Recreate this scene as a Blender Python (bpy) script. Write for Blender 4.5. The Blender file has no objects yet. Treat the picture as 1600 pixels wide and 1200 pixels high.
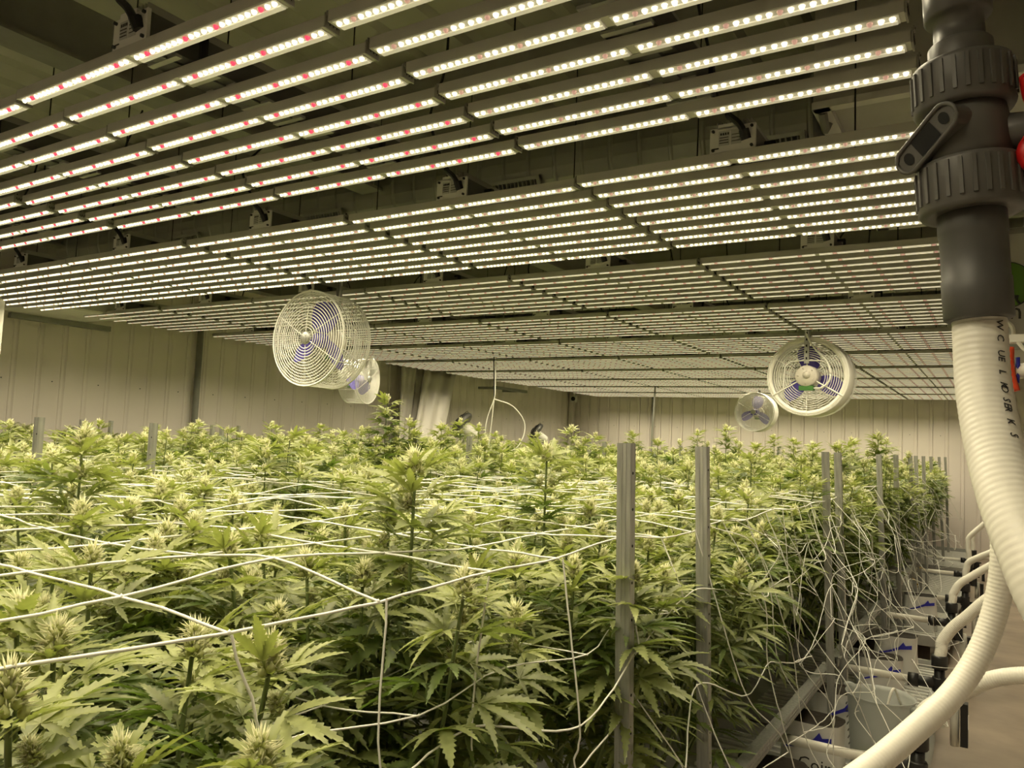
import bpy, math, random
import numpy as np
from mathutils import Matrix, Vector
random.seed(7); rng = np.random.default_rng(7)
R = math.radians
EYE = 1.65                      # camera height; post tops sit at eye height
LH = EYE + 0.95                 # underside of the light bars
scene = bpy.context.scene
COL = scene.collection

# ------------------------------------------------------------------ camera
FPX = 1206.0
v1 = np.array([-1100., 600.]); v2 = np.array([1565., 718.])
ay = np.array([v2[0]-800, v2[1]-600, FPX]); ay /= np.linalg.norm(ay)
ax = -np.array([v1[0]-800, v1[1]-600, FPX]); ax /= np.linalg.norm(ax)
ax -= ay*(ax@ay); ax /= np.linalg.norm(ax)
az = np.cross(ax, ay)
if az[1] > 0: az = -az
MW = np.stack([ax, ay, az])     # rows: world axes in camera coordinates (x right, y down, z forward)
cam_data = bpy.data.cameras.new('camera'); cam = bpy.data.objects.new('camera', cam_data)
COL.objects.link(cam)
cam_data.sensor_width = 36; cam_data.lens = FPX/1600*36
cam_data.clip_start = 0.02
rx, uy, bz = MW[:, 0], -MW[:, 1], -MW[:, 2]
cam.matrix_world = Matrix(((rx[0], uy[0], bz[0], 0), (rx[1], uy[1], bz[1], 0), (rx[2], uy[2], bz[2], EYE), (0, 0, 0, 1)))
scene.camera = cam
# ------------------------------------------------------------------ world, light, exposure
world = bpy.data.worlds.new('world'); scene.world = world; world.use_nodes = True
world.node_tree.nodes['Background'].inputs[0].default_value = (0.02, 0.02, 0.018, 1)
world.node_tree.nodes['Background'].inputs[1].default_value = 0.1
LED_COLOR = (1.0, 0.88, 0.60); LED_POWER = 2.6      # the only light in the room: its grow lights
RED_COLOR = (1.0, 0.06, 0.12); RED_POWER = 1.2
BAR_WATTS = 7.2; BAR_SPREAD = R(142)                # lensed downward beam, two to a fixture
vs = scene.view_settings
vs.view_transform = 'Standard'; vs.look = 'None'; vs.gamma = 1; vs.use_curve_mapping = False
vs.exposure = 0.0
scene.cycles.max_bounces = 3; scene.cycles.diffuse_bounces = 3; scene.cycles.glossy_bounces = 2
scene.cycles.use_adaptive_sampling = True; scene.cycles.adaptive_threshold = 0.1; scene.cycles.adaptive_min_samples = 12
scene.cycles.transmission_bounces = 3; scene.cycles.transparent_max_bounces = 6
scene.cycles.use_denoising = True
scene.cycles.sample_clamp_indirect = 4.0

def ray(px, py): return MW @ np.array([px-800, py-600, FPX])
def px_depth(px, py, dep):      # world point seen at a pixel at a given distance along the lens axis
    p = ray(px, py)/FPX*dep; return np.array([p[0], p[1], p[2]+EYE])
def px_x(px, py, X): d = ray(px, py); p = d/d[0]*X; return np.array([p[0], p[1], p[2]+EYE])
def px_y(px, py, Y): d = ray(px, py); p = d/d[1]*Y; return np.array([p[0], p[1], p[2]+EYE])
def project(X, Y, Z):
    c = MW.T @ np.array([X, Y, Z-EYE])
    return (800+FPX*c[0]/c[2], 600+FPX*c[1]/c[2], c[2]) if c[2] > .05 else (-9999, 9999, c[2])

# ------------------------------------------------------------------ materials
def mat(name, col, rough=.5, metal=0, var=0, vscale=8, bump=0, bscale=40, spec=.5, emit=None, power=0, stretch=None, obj_random=0):
    m = bpy.data.materials.new(name); m.use_nodes = True
    nt = m.node_tree; b = nt.nodes['Principled BSDF']
    b.inputs['Base Color'].default_value = (*col, 1); b.inputs['Roughness'].default_value = rough
    b.inputs['Metallic'].default_value = metal; b.inputs['Specular IOR Level'].default_value = spec
    tc = nt.nodes.new('ShaderNodeTexCoord'); vec = tc.outputs['Object']
    if stretch:
        mp = nt.nodes.new('ShaderNodeMapping'); mp.inputs['Scale'].default_value = stretch
        nt.links.new(vec, mp.inputs[0]); vec = mp.outputs[0]
    if var:
        n = nt.nodes.new('ShaderNodeTexNoise'); n.inputs['Scale'].default_value = vscale; n.inputs['Detail'].default_value = 4
        nt.links.new(vec, n.inputs['Vector'])
        r = nt.nodes.new('ShaderNodeValToRGB')
        r.color_ramp.elements[0].position = .3; r.color_ramp.elements[1].position = .7
        r.color_ramp.elements[0].color = (*[c*(1-var) for c in col], 1)
        r.color_ramp.elements[1].color = (*[min(1, c*(1+var)) for c in col], 1)
        nt.links.new(n.outputs[0], r.inputs[0])
        nt.links.new(r.outputs[0], b.inputs['Base Color'])
    if bump:
        n2 = nt.nodes.new('ShaderNodeTexNoise'); n2.inputs['Scale'].default_value = bscale
        nt.links.new(vec, n2.inputs['Vector'])
        bp = nt.nodes.new('ShaderNodeBump'); bp.inputs['Strength'].default_value = bump; bp.inputs['Distance'].default_value = .01
        nt.links.new(n2.outputs[0], bp.inputs['Height']); nt.links.new(bp.outputs[0], b.inputs['Normal'])
    if emit:
        b.inputs['Emission Color'].default_value = (*emit, 1); b.inputs['Emission Strength'].default_value = power
    return m

def leaf_mat(name, col, trans, rough=.42, mix=.3, var=.25):
    m = mat(name, col, rough, var=var, vscale=5, spec=.55)
    nt = m.node_tree; b = nt.nodes['Principled BSDF']; out = nt.nodes['Material Output']
    t = nt.nodes.new('ShaderNodeBsdfTranslucent'); t.inputs[0].default_value = (*trans, 1)
    mx = nt.nodes.new('ShaderNodeMixShader'); mx.inputs[0].default_value = mix
    nt.links.new(b.outputs[0], mx.inputs[1]); nt.links.new(t.outputs[0], mx.inputs[2]); nt.links.new(mx.outputs[0], out.inputs[0])
    return m

M = {}
M['leaf'] = leaf_mat('leaf_green', (.25, .275, .11), (.30, .40, .06))
M['leaf_new'] = leaf_mat('leaf_young', (.36, .39, .15), (.40, .48, .09))
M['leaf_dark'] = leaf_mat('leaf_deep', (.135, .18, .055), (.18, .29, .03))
M['leaf_yellow'] = leaf_mat('leaf_yellowed', (.62, .36, .03), (.6, .35, .03))
M['stem'] = mat('stem_green', (.13, .17, .05), .6, var=.3)
M['bud'] = leaf_mat('bud_green', (.62, .64, .28), (.62, .66, .26), .6, .5)
M['pistil'] = leaf_mat('pistil_cream', (.95, .94, .64), (.95, .94, .62), .6, .55, var=.04)
M['galv'] = mat('galvanised_steel', (.43, .43, .40), .42, .55, var=.18, vscale=14, stretch=(6, 6, .6), bump=.05)
M['hole'] = mat('dark_hole', (.012, .012, .012), .9)
M['string'] = mat('net_string', (.85, .84, .78), .55)
M['wall'] = mat('wall_steel', (.84, .77, .72), .5, .0, var=.04, vscale=1.5, spec=.3)
M['roof'] = mat('roof_steel', (.44, .43, .37), .5, .0, var=.06, vscale=1.2)
M['floor'] = mat('concrete', (.30, .24, .185), .45, var=.28, vscale=2.2, bump=.15, bscale=9)
M['alu'] = mat('bar_aluminium', (.52, .51, .45), .5, .1, var=.05)
M['board'] = mat('led_board', (.82, .82, .78), .35, spec=.5)
M['lens'] = mat('lens_strip', (.72, .72, .66), .18, spec=.7, emit=LED_COLOR, power=.30); M['lens'].cycles.emission_sampling = 'NONE'  # its own glow stands in for diode light scattered over the board
M['led'] = mat('led_white', (.9, .9, .8), .3, emit=LED_COLOR, power=LED_POWER)
M['ledfar'] = mat('led_white_far_dimmed', (.9, .9, .8), .3, emit=LED_COLOR, power=.50)  # same diodes in far rows, glow lowered to imitate lens falloff at low angles
M['red'] = mat('led_red', (.8, .05, .08), .3, emit=RED_COLOR, power=RED_POWER)
for q_ in ('led', 'ledfar', 'red'): M[q_].cycles.emission_sampling = 'NONE'   # the lamps beside them carry the light
M['redfar'] = mat('led_red_dim', (.66, .46, .38), .3, emit=(1.0, .55, .44), power=.36); M['redfar'].cycles.emission_sampling = 'NONE'
M['capd'] = mat('end_cap', (.34, .33, .29), .45, .2)
M['ink'] = mat('print_dark', (.03, .03, .03), .6)
M['plate'] = mat('driver_white', (.74, .73, .68), .45, var=.04)
M['label'] = mat('label_grey', (.52, .52, .48), .6)
M['heatsink'] = mat('heatsink_dark', (.13, .13, .12), .45, .4)
M['fin'] = mat('heatsink_fin', (.45, .45, .41), .45, .4)
M['black'] = mat('black_rubber', (.012, .012, .012), .45)
M['blackplastic'] = mat('black_plastic', (.018, .018, .018), .35)
M['steelgrey'] = mat('beam_grey', (.26, .26, .23), .55, var=.1)
M['duct'] = mat('duct_galvanised', (.42, .43, .38), .38, .55, var=.12, vscale=3)
M['grille'] = mat('grille_grey', (.10, .10, .09), .6)
M['white'] = mat('white_enamel', (.84, .82, .74), .4)
M['wire'] = mat('white_wire', (.86, .85, .78), .35)
M['blade'] = mat('blade_blue', (.11, .08, .42), .35)
M['motor'] = mat('motor_beige', (.62, .58, .50), .45)
M['green'] = mat('box_green', (.05, .17, .03), .5)
M['pvc'] = mat('grey_pvc', (.105, .10, .09), .42, var=.08, vscale=20)
M['pvcdark'] = mat('grey_pvc_deep', (.085, .083, .078), .45, var=.06, vscale=20)
M['hose'] = mat('white_hose', (.86, .83, .74), .32, var=.03, vscale=10)
M['redhandle'] = mat('handle_red', (.55, .012, .012), .35)
M['orangehandle'] = mat('handle_orange', (.85, .09, .03), .4)
M['unit'] = mat('unit_grey', (.50, .49, .45), .55, var=.05)
M['emblem'] = mat('emblem_green', (.10, .22, .03), .5)
M['tray'] = mat('tray_grey', (.42, .42, .40), .5, var=.12)
M['bag'] = mat('bag_white', (.74, .73, .70), .45, bump=.4, bscale=14)
M['soil'] = mat('coir_black', (.025, .018, .012), .9, bump=.5)
M['blueprint'] = mat('print_blue', (.03, .03, .42), .5)
M['curtain'] = mat('plastic_curtain', (.66, .62, .57), .4, spec=.4)
M['fitting'] = mat('fitting_black', (.02, .019, .018), .4)
def translucent_plastic(name, col, alpha):
    m = mat(name, col, .35); nt = m.node_tree; b = nt.nodes['Principled BSDF']; out = nt.nodes['Material Output']
    t = nt.nodes.new('ShaderNodeBsdfTransparent'); t.inputs[0].default_value = (.93, .94, .92, 1)
    mx = nt.nodes.new('ShaderNodeMixShader'); mx.inputs[0].default_value = alpha
    nt.links.new(t.outputs[0], mx.inputs[1]); nt.links.new(b.outputs[0], mx.inputs[2]); nt.links.new(mx.outputs[0], out.inputs[0])
    return m
M['jug'] = translucent_plastic('jug_plastic', (.62, .64, .62), .5)
M['liquid'] = translucent_plastic('nutrient_water', (.62, .64, .34), .55)

# ------------------------------------------------------------------ mesh builder
class MB:
    def __init__(s): s.v = []; s.f = []; s.mi = []; s.n = 0
    def add(s, verts, faces, mi=0):
        o = s.n; verts = [tuple(map(float, q)) for q in verts]
        s.v += verts; s.n += len(verts)
        s.f += [tuple(i+o for i in q) for q in faces]; s.mi += [mi]*len(faces); return s
    def box(s, c, d, mi=0, rot=None):
        x, y, z = d[0]/2, d[1]/2, d[2]/2
        P = np.array([(-x,-y,-z),(x,-y,-z),(x,y,-z),(-x,y,-z),(-x,-y,z),(x,-y,z),(x,y,z),(-x,y,z)])
        if rot is not None: P = P @ np.array(rot).T
        return s.add(P+np.array(c), [(0,3,2,1),(4,5,6,7),(0,1,5,4),(1,2,6,5),(2,3,7,6),(3,0,4,7)], mi)
    def lathe(s, prof, n=24, axis=2, c=(0,0,0), mi=0, caps=True, a0=0.0):
        P = []
        for (r, h) in prof:
            for k in range(n):
                a = a0+2*math.pi*k/n; q = [r*math.cos(a), r*math.sin(a), h]
                if axis == 1: q = [q[0], q[2], q[1]]
                if axis == 0: q = [q[2], q[0], q[1]]
                P.append(np.array(q)+np.array(c))
        F = []
        for i in range(len(prof)-1):
            for k in range(n):
                a, b = i*n+k, i*n+(k+1) % n; q = (a, b, b+n, a+n)
                F.append(q if axis != 1 else q[::-1])
        if caps:
            if prof[0][0] > 1e-6: F.append(tuple(range(n))[::-1])
            if prof[-1][0] > 1e-6: F.append(tuple((len(prof)-1)*n+k for k in range(n)))
        return s.add(P, F, mi)
    def tube(s, pts, r, n=6, mi=0, caps=True, rad=None, closed=False):
        P = np.array(pts, float); m = len(P)
        if closed: T = np.roll(P, -1, 0)-np.roll(P, 1, 0)
        else: T = np.gradient(P, axis=0)
        T /= np.linalg.norm(T, axis=1)[:, None]+1e-9
        up = np.array([0, 0, 1.]) if abs(T[:, 2]).mean() < .75 else np.array([1., 0, 0])
        A = np.cross(T, up); A /= np.linalg.norm(A, axis=1)[:, None]+1e-9
        B = np.cross(A, T)
        rr = np.full(m, r) if rad is None else np.array(rad)
        th = 2*np.pi*np.arange(n)/n
        V = P[:, None]+rr[:, None, None]*(np.cos(th)[None, :, None]*A[:, None]+np.sin(th)[None, :, None]*B[:, None])
        F = []
        for i in range(m if closed else m-1):
            j = (i+1) % m
            for k in range(n): F.append((i*n+k, i*n+(k+1) % n, j*n+(k+1) % n, j*n+k))
        if caps and not closed: F += [tuple(range(n))[::-1], tuple((m-1)*n+k for k in range(n))]
        return s.add(V.reshape(-1, 3), F, mi)
    def ring(s, c, rad, r, axis=1, seg=36, n=4, mi=0):
        a = 2*np.pi*np.arange(seg)/seg; P = np.zeros((seg, 3))
        u, w = [(1, 2), (0, 2), (0, 1)][axis]
        P[:, u] = rad*np.cos(a); P[:, w] = rad*np.sin(a)
        A = np.zeros((seg, 3)); A[:, u] = np.cos(a); A[:, w] = np.sin(a); B = np.zeros(3); B[axis] = 1
        V = []; F = []
        for i in range(seg):
            for k in range(n):
                t = 2*math.pi*k/n+.4; V.append(P[i]+r*(math.cos(t)*A[i]+math.sin(t)*B)+np.array(c))
        for i in range(seg):
            j = (i+1) % seg
            for k in range(n): F.append((i*n+k, j*n+k, j*n+(k+1) % n, i*n+(k+1) % n))
        return s.add(V, F, mi)
    def mesh(s, name, mats, smooth=False):
        me = bpy.data.meshes.new(name); me.from_pydata(s.v, [], s.f)
        for m in (mats if isinstance(mats, (list, tuple)) else [mats]): me.materials.append(M[m] if isinstance(m, str) else m)
        if any(s.mi): me.polygons.foreach_set('material_index', s.mi)
        if smooth: me.polygons.foreach_set('use_smooth', [True]*len(me.polygons))
        me.update(); return me
    def build(s, name, mats, parent=None, smooth=False, loc=None, **k):
        return obj(name, s.mesh(name, mats, smooth), parent, loc, **k)

def obj(name, me, parent=None, loc=None, rot=None, scale=None, mw=None):
    o = bpy.data.objects.new(name, me); COL.objects.link(o)
    if parent is not None: o.parent = parent
    if loc is not None: o.location = loc
    if rot is not None: o.rotation_euler = rot
    if scale is not None: o.scale = (scale,)*3 if np.isscalar(scale) else scale
    if mw is not None: o.matrix_basis = mw
    return o
def tag(o, label=None, cat=None, group=None, kind=None):
    if label: o['label'] = label
    if cat: o['category'] = cat
    if group: o['group'] = group
    if kind: o['kind'] = kind
    return o
def thing(name, label, cat, loc=(0,0,0), rotz=0, group=None):
    return tag(obj(name, None, None, loc, (0, 0, rotz)), label, cat, group)
def text_mesh(s, size, m, extrude=.0004):
    cu = bpy.data.curves.new('text', 'FONT'); cu.body = s; cu.size = size; cu.extrude = extrude; cu.resolution_u = 2
    cu.align_x = 'CENTER'; cu.align_y = 'CENTER'
    o = bpy.data.objects.new('text', cu); COL.objects.link(o)
    me = bpy.data.meshes.new_from_object(o.evaluated_get(bpy.context.evaluated_depsgraph_get()))
    bpy.data.objects.remove(o); me.materials.clear(); me.materials.append(M[m]); return me
def smooth_path(pts, n=60):     # Catmull-Rom through the points
    P = np.array(pts, float); P = np.vstack([2*P[0]-P[1], P, 2*P[-1]-P[-2]]); out = []
    segs = len(P)-3; per = max(2, n//segs)
    for i in range(segs):
        p0, p1, p2, p3 = P[i:i+4]
        for t in np.linspace(0, 1, per, endpoint=False):
            out.append(.5*((2*p1)+(-p0+p2)*t+(2*p0-5*p1+4*p2-p3)*t*t+(-p0+3*p1-3*p2+p3)*t**3))
    out.append(P[-2]); return np.array(out)
ORD = ['first','second','third','fourth','fifth','sixth','seventh','eighth','ninth','tenth','eleventh','twelfth','thirteenth','fourteenth',
       'fifteenth','sixteenth','seventeenth','eighteenth','nineteenth','twentieth','twenty-first','twenty-second','twenty-third','twenty-fourth','twenty-fifth','twenty-sixth','twenty-seventh']

# ================================================================== the room
XL, XR, YB, YF, ZC = -8.05, 1.4, 15.1, -1.7, EYE+1.95
def struct(o): o['kind'] = 'structure'; return o
struct(MB().box(((XL+XR)/2, (YB+YF)/2, -.05), (XR-XL+.4, YB-YF+.4, .1)).build('floor', 'floor'))
def wall(name, fixed, axis, a0, a1, face):
    mb = MB(); L = a1-a0
    c = [0, 0, ZC/2]; d = [0, 0, ZC]
    c[axis] = fixed-face*.06; d[axis] = .08; c[1-axis] = (a0+a1)/2; d[1-axis] = L+.2
    w = struct(mb.box(c, d).build(name, 'wall'))
    # corrugated sheet: each panel a piece with a raised rib and a recessed joint
    p = .235; n = int(L/p)
    pm = MB(); h = ZC-.02
    prof = [(-.115, 0), (-.112, .010), (-.108, .012), (.045, .012), (.060, .012), (.066, .004), (.074, .004), (.080, .012), (.104, .012), (.1165, .020), (.1175, 0)]
    V = []; F = []
    for (u, t) in prof:
        for z in (0, h):
            q = [0, 0, z]; q[1-axis] = u; q[axis] = face*t; V.append(q)
    for i in range(len(prof)-1):
        q = (2*i, 2*i+2, 2*i+3, 2*i+1); F.append(q if (face > 0) == (axis == 1) else q[::-1])
    pm.add(V, F); me = pm.mesh('wall_panel', 'wall')
    sb = MB()
    for zz in (1.18, 2.0):
        q = [0, 0, zz]; q[axis] = face*.014
        sb.lathe([(.006, -.002), (.006, .003), (.0, .004)], 6, axis, q)
    sm = sb.mesh('panel_screw', 'ink')
    for k in range(n):
        q = [0, 0, .01]; q[axis] = fixed-face*.02; q[1-axis] = a0+(k+.5)*p
        po = obj('wall_panel', me, w, q)
        if k % 2 == 0: obj('panel_screw', sm, po)
    return w
wall('wall_left', XL, 0, YF, YB, 1)
wall('wall_back', YB, 1, XL, XR, -1)
struct(MB().box((XR+.04, (YB+YF)/2, ZC/2), (.08, YB-YF+.2, ZC)).build('wall_right', 'wall'))
struct(MB().box(((XL+XR)/2, YF-.04, ZC/2), (XR-XL+.2, .08, ZC)).build('wall_front', 'wall'))
ceil = struct(MB().box(((XL+XR)/2, (YB+YF)/2, ZC+.06), (XR-XL+.4, YB-YF+.4, .06)).build('ceiling', 'roof'))
pr = [(-.45,0),(-.42,-.03),(-.36,-.03),(-.33,0),(-.15,0),(-.12,-.03),(-.06,-.03),(-.03,0),(.15,0),(.18,-.03),(.24,-.03),(.27,0),(.45,0)]
V = []; F = []
for (u, t) in pr: V += [(u, YF, t), (u, YB, t)]
for i in range(len(pr)-1): F.append((2*i, 2*i+1, 2*i+3, 2*i+2))
rm = MB().add(V, F).mesh('roof_panel', 'roof')
for k in range(10): obj('roof_panel', rm, ceil, (XL+.45+.9*k+.3, 0, ZC+.02))
# purlins (along X) and rafters (along Y)
for k, y in enumerate(np.arange(1.0, 15, 2.0)):
    struct(MB().box((-3.3, y, ZC-.11), (9.3, .02, .18)).box((-3.3, y+.03, ZC-.19), (9.3, .06, .015)).build('trim_%d' % (k+1), 'steelgrey'))
for k, x in enumerate((-6.9, -3.28, .2)):
    struct(MB().box((x, 6.7, ZC-.34), (.014, 16.6, .26)).box((x, 6.7, ZC-.475), (.17, 16.6, .016)).build('trim_%d' % (k+20), 'steelgrey'))
# corner trim and wall edge channels
struct(MB().box((XL+.07, YB-.07, ZC/2), (.10, .10, ZC)).build('trim_30', 'wall'))

# ================================================================== grow lights
BAR_P = .148*.95; BW, BH, BL = .044, .030, 1.155
COLP = 1.178; X0 = -.171; ROWP = 1.465*.95; Y0 = 1.17*.95; NROW, NCOL = 10, 6
def bar_mesh():
    mb = MB(); w, h, l = BW/2, BH, BL/2
    mb.box((0, 0, h*.53), (BL, BW, h*.94))                               # body
    mb.box((0, 0, h+.003), (BL, .016, .006))
    return mb.mesh('light_bar', 'alu')
def board_mesh():
    mb = MB()
    for g in (-1, 1):
        mb.box((g*BL/4, 0, .0005), (BL/2-.022, BW-.004, .003))
        mb.box((g*BL/4, .010, -.0025), (BL/2-.03, .014, .004), 1)
        for q in (-.24, -.12, -.02, .02, .12, .24): mb.lathe([(.0022, -.001), (.0022, .0005)], 6, 2, (g*BL/4+q, .0195, -.0012), 2)
    return mb.mesh('led_board', ['board', 'lens', 'ink'])
# 12 diodes in a group (two white, a red, six white, a red, two white), four groups to a bar
DP = .0232
def diode_x():
    out = []
    for g in (-1, 1):
        for hgrp in (-1, 1):
            c = g*BL/4+hgrp*.139
            for i in range(12): out.append((c+(i-5.5)*DP*.985, i in (2, 9)))
    return out
def diode_mesh(red):
    mb = MB(); r = .0070
    for x, isred in diode_x():
        if isred != red: continue
        mb.lathe([(r, 0), (r*.92, -.004), (r*.55, -.0075), (0, -.009)], 7, 2, (x, -.0085, -.001), caps=False)
    return mb.mesh('red_diodes' if red else 'white_diodes', 'red' if red else 'led', True)
def strip_mesh(red):
    mb = MB(); r = .0072; z = -.001
    for g in (-1, 1):
        for hgrp in (-1, 1):
            c = g*BL/4+hgrp*.139
            runs = [(-5.5, -3.5), (-2.5, 2.5), (3.5, 5.5)] if not red else [(-3.1, -2.9), (2.9, 3.1)]
            if not red: runs = [(-6, -3.5), (-2.5, 2.5), (3.5, 6)]
            for a, b in runs: mb.box((c+(a+b)/2*DP, -.0085, z), ((b-a)*DP if not red else .015, 2*r, .005))
    return mb.mesh('red_diodes' if red else 'white_diodes', 'redfar' if red else 'ledfar')
def cap_mesh():                 # printed end plate at the +X end of each bar
    mb = MB(); x = BL/2+.003
    mb.box((x, 0, BH*.5+.001), (.004, BW+.004, BH+.006))
    mb.box((x+.003, -.014, BH+.004), (.004, .014, .012)); mb.lathe([(.003, -.003), (.003, .0035)], 8, 0, (x+.003, -.014, BH+.004), 1)
    for k in range(6): mb.box((x+.0024, -.014+.0055*k, BH*.5+.002*(-1)**k), (.0012, .0028, .010), 1)
    mb.lathe([(.003, -.001), (.003, .0012)], 8, 0, (x+.002, .018, BH*.5), 1)
    return mb.mesh('end_plate', ['capd', 'ink'])
def driver_mesh():
    mb = MB(); mb.box((0, 0, .075), (.135, 1.0, .075))
    for k in range(9): mb.box((-.056+.014*k, 0, .125), (.003, 1.0, .03), 1)
    for k in range(16): mb.box((0, -.47+.0625*k, .034), (.13, .018, .008), 1)
    mb.box((0, 0, .036), (.05, 1.02, .010))
    return mb.mesh('driver_housing', ['heatsink', 'fin'])
def plate_mesh():
    mb = MB(); y = -.506
    mb.box((0, y, .072), (.152, .010, .086)); mb.box((-.012, y, .119), (.075, .010, .016))
    for sx in (-.064, .064):
        for sz in (.04, .105): mb.lathe([(.005, -.008), (.005, .002)], 8, 1, (sx, y-.004, sz), 1)
    mb.box((-.028, y-.0055, .078), (.036, .001, .05), 2); mb.box((.012, y-.0055, .078), (.034, .001, .05), 2)
    for k in range(4): mb.box((-.038+.008*k, y-.0065, .092), (.005, .001, .008), 1)
    for k in range(3):
        mb.box((-.028, y-.0065, .080-.009*k), (.030, .0008, .0025), 1); mb.box((.012, y-.0065, .086-.011*k), (.028, .0008, .002), 1)
    mb.box((-.055, y-.0058, .045), (.02, .0008, .004), 1)
    return mb.mesh('driver_plate', ['plate', 'ink', 'label'])
def plug_mesh():
    mb = MB()
    mb.tube(smooth_path([(.042, -.522, .070), (.036, -.530, .095), (.020, -.535, .118), (-.005, -.54, .14), (-.008, -.54, .15)], 12), .011, 8)
    mb.tube([(.046, -.512, .062), (.040, -.524, .092)], .017, 8)
    return mb.mesh('power_plug', 'black')
ME = dict(bar=bar_mesh(), board=board_mesh(), dw=diode_mesh(False), dr=diode_mesh(True), sw=strip_mesh(False), sr=strip_mesh(True), cap=cap_mesh(), drv=driver_mesh(), plate=plate_mesh(), plug=plug_mesh())
ME['dull'] = ME['dr'].copy(); ME['dull'].materials.clear(); ME['dull'].materials.append(M['redfar'])
cord_me = []
for q in range(3):
    jit = rng.normal(0, .04, (4, 3)); top = ZC-LH-.05
    P = smooth_path([(-.005, -.54, .15), (-.06+jit[0][0], -.55, .24), (-.12+jit[1][0], -.50, .42+jit[1][2]), (-.08+jit[2][0], -.40+jit[2][1], .65), (-.15+jit[3][0], -.35, top)], 22)
    cord_me.append(MB().tube(P, .006, 5).mesh('power_cord', 'black'))
cab = MB()
for sx in (-.30, .30): cab.tube([(sx, .0, .03), (sx*.98, 0, ZC-LH-.02)], .003, 4)
hang_me = cab.mesh('hanger_cable', 'black')
brk = MB()
brk.box((.10, 0, .06), (.012, .02, .07)); brk.box((.085, 0, .095), (.04, .02, .012))
brk_me = brk.mesh('hanger_bracket', 'black')
bar_light = bpy.data.lights.new('bar_beam', 'AREA'); bar_light.shape = 'RECTANGLE'; bar_light.size = BL-.03; bar_light.size_y = .014
bar_light.energy = BAR_WATTS; bar_light.color = LED_COLOR; bar_light.spread = BAR_SPREAD
for k in range(-1, NROW):  # the row before the first is added out of view to light the nearest plants
    for c in range(NCOL):
        near = k < 2
        xc = X0-BL/2-c*COLP-.006; yc = Y0+3.5*BAR_P+k*ROWP+float(rng.normal(0, .008))
        if (k == 0 and c > 4) or (k < 0 and c > 3): continue       # out of view
        lab = 'eight-bar LED grow light in the %s row back, %s from the right end' % (ORD[k], ORD[c]) if k >= 0 else 'eight-bar LED grow light added overhead, unseen above the picture, %s from the right end' % ORD[c]
        fx = thing('grow_light', lab, 'grow light', (xc, yc, LH), 0, 'LED grow lights hung over the canopy')
        for j in range(8):
            b = obj('light_bar', ME['bar'], fx, (0, (j-3.5)*BAR_P, 0))
            if near: obj('led_board', ME['board'], b)
            tag(obj('white_diodes', ME['dw' if near else 'sw'], b), kind='stuff'); tag(obj('red_diodes', ME['sr' if not near else ('dr' if k < 1 and c > 0 else 'dull')], b), kind='stuff')
            if j in (2, 5): obj('bar_beam', bar_light, b, (0, -.0085, -.012))
            obj('end_plate', ME['cap'], b)
        obj('driver_housing', ME['drv'], fx)
        if k < 5:
            p = obj('driver_plate', ME['plate'], fx); obj('power_plug', ME['plug'], p)
            obj('power_cord', cord_me[(k+c) % 3], fx); [obj('hanger_bracket', brk_me, fx, (0, q_, 0)) for q_ in (-.36, .36)]
        obj('hanger_cable', hang_me, fx)

# ================================================================== ducts and units overhead
def spiral_duct(y, z, r, xa, xb, label, grilles):
    t = thing('air_duct', label, 'duct', ((xa+xb)/2, y, z)); L = xb-xa
    mb = MB(); prof = []; n = int(L/.16)
    for i in range(n):
        x = -L/2+i*L/n; prof += [(r, x), (r, x+L/n-.025), (r+.006, x+L/n-.018), (r+.006, x+L/n-.008)]
    prof.append((r, L/2)); mb.lathe(prof, 28, 0); mb.build('duct_tube', 'duct', t)
    for gx in grilles:
        lx = gx-(xa+xb)/2
        g = MB(); g.box((0, 0, .09), (.44, .02, .02)); g.box((0, 0, -.09), (.44, .02, .02)); g.box((-.21, 0, 0), (.02, .02, .18)); g.box((.21, 0, 0), (.02, .02, .18)); g.box((0, .05, 0), (.42, .08, .18), 1)
        a = R(38)
        go = g.build('vent_grille', ['duct', 'grille'], t, loc=(lx, -r*math.cos(a)-.02, -r*math.sin(a)-.02)); go.rotation_euler = (a*.6, 0, 0)
        for q in range(16): obj('louver', louver_me, go, (-.19+.0253*q, -.004, 0))
louver_me = MB().box((0, 0, 0), (.004, .02, .165)).mesh('louver', 'fin')
spiral_duct(3.72, EYE+1.50, .27, -7.6, -.70, 'round spiral air duct running behind the first row of lights', (-5.2, -3.75, -2.3, -.95))
spiral_duct(9.3, EYE+1.50, .27, -7.6, .3, 'round spiral air duct far back above the sixth row of lights', ())
# rectangular air handler at the end of the duct
t = thing('air_handler', 'big grey box air handler hung at upper right over the lights', 'air handler', (.36, 4.33, EYE+1.45))
ah = MB().box((0, 0, .26), (2.06, 2.02, .50)).build('casing', 'unit', t)
MB().box((-1.0, 0, -.006), (.07, 2.04, .03)).box((0, -1.0, -.006), (2.06, .05, .03)).box((0, 1.0, -.006), (2.06, .05, .03)).box((1.0, 0, -.006), (.07, 2.04, .03)).build('base_frame', 'plate', t)
for sx in (-1.0, 1.0):
    for sy in (-.98, .98): MB().lathe([(.012, 0), (.012, ZC-EYE-1.45)], 8, 2, (sx, sy, 0)).build('hanger_rod', 'galv', t)
    MB().tube([(sx, -.97, -.02), (sx, -.9, -.07), (sx, -.84, -.02)], .018, 6).build('lifting_eye', 'steelgrey', t)
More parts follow.
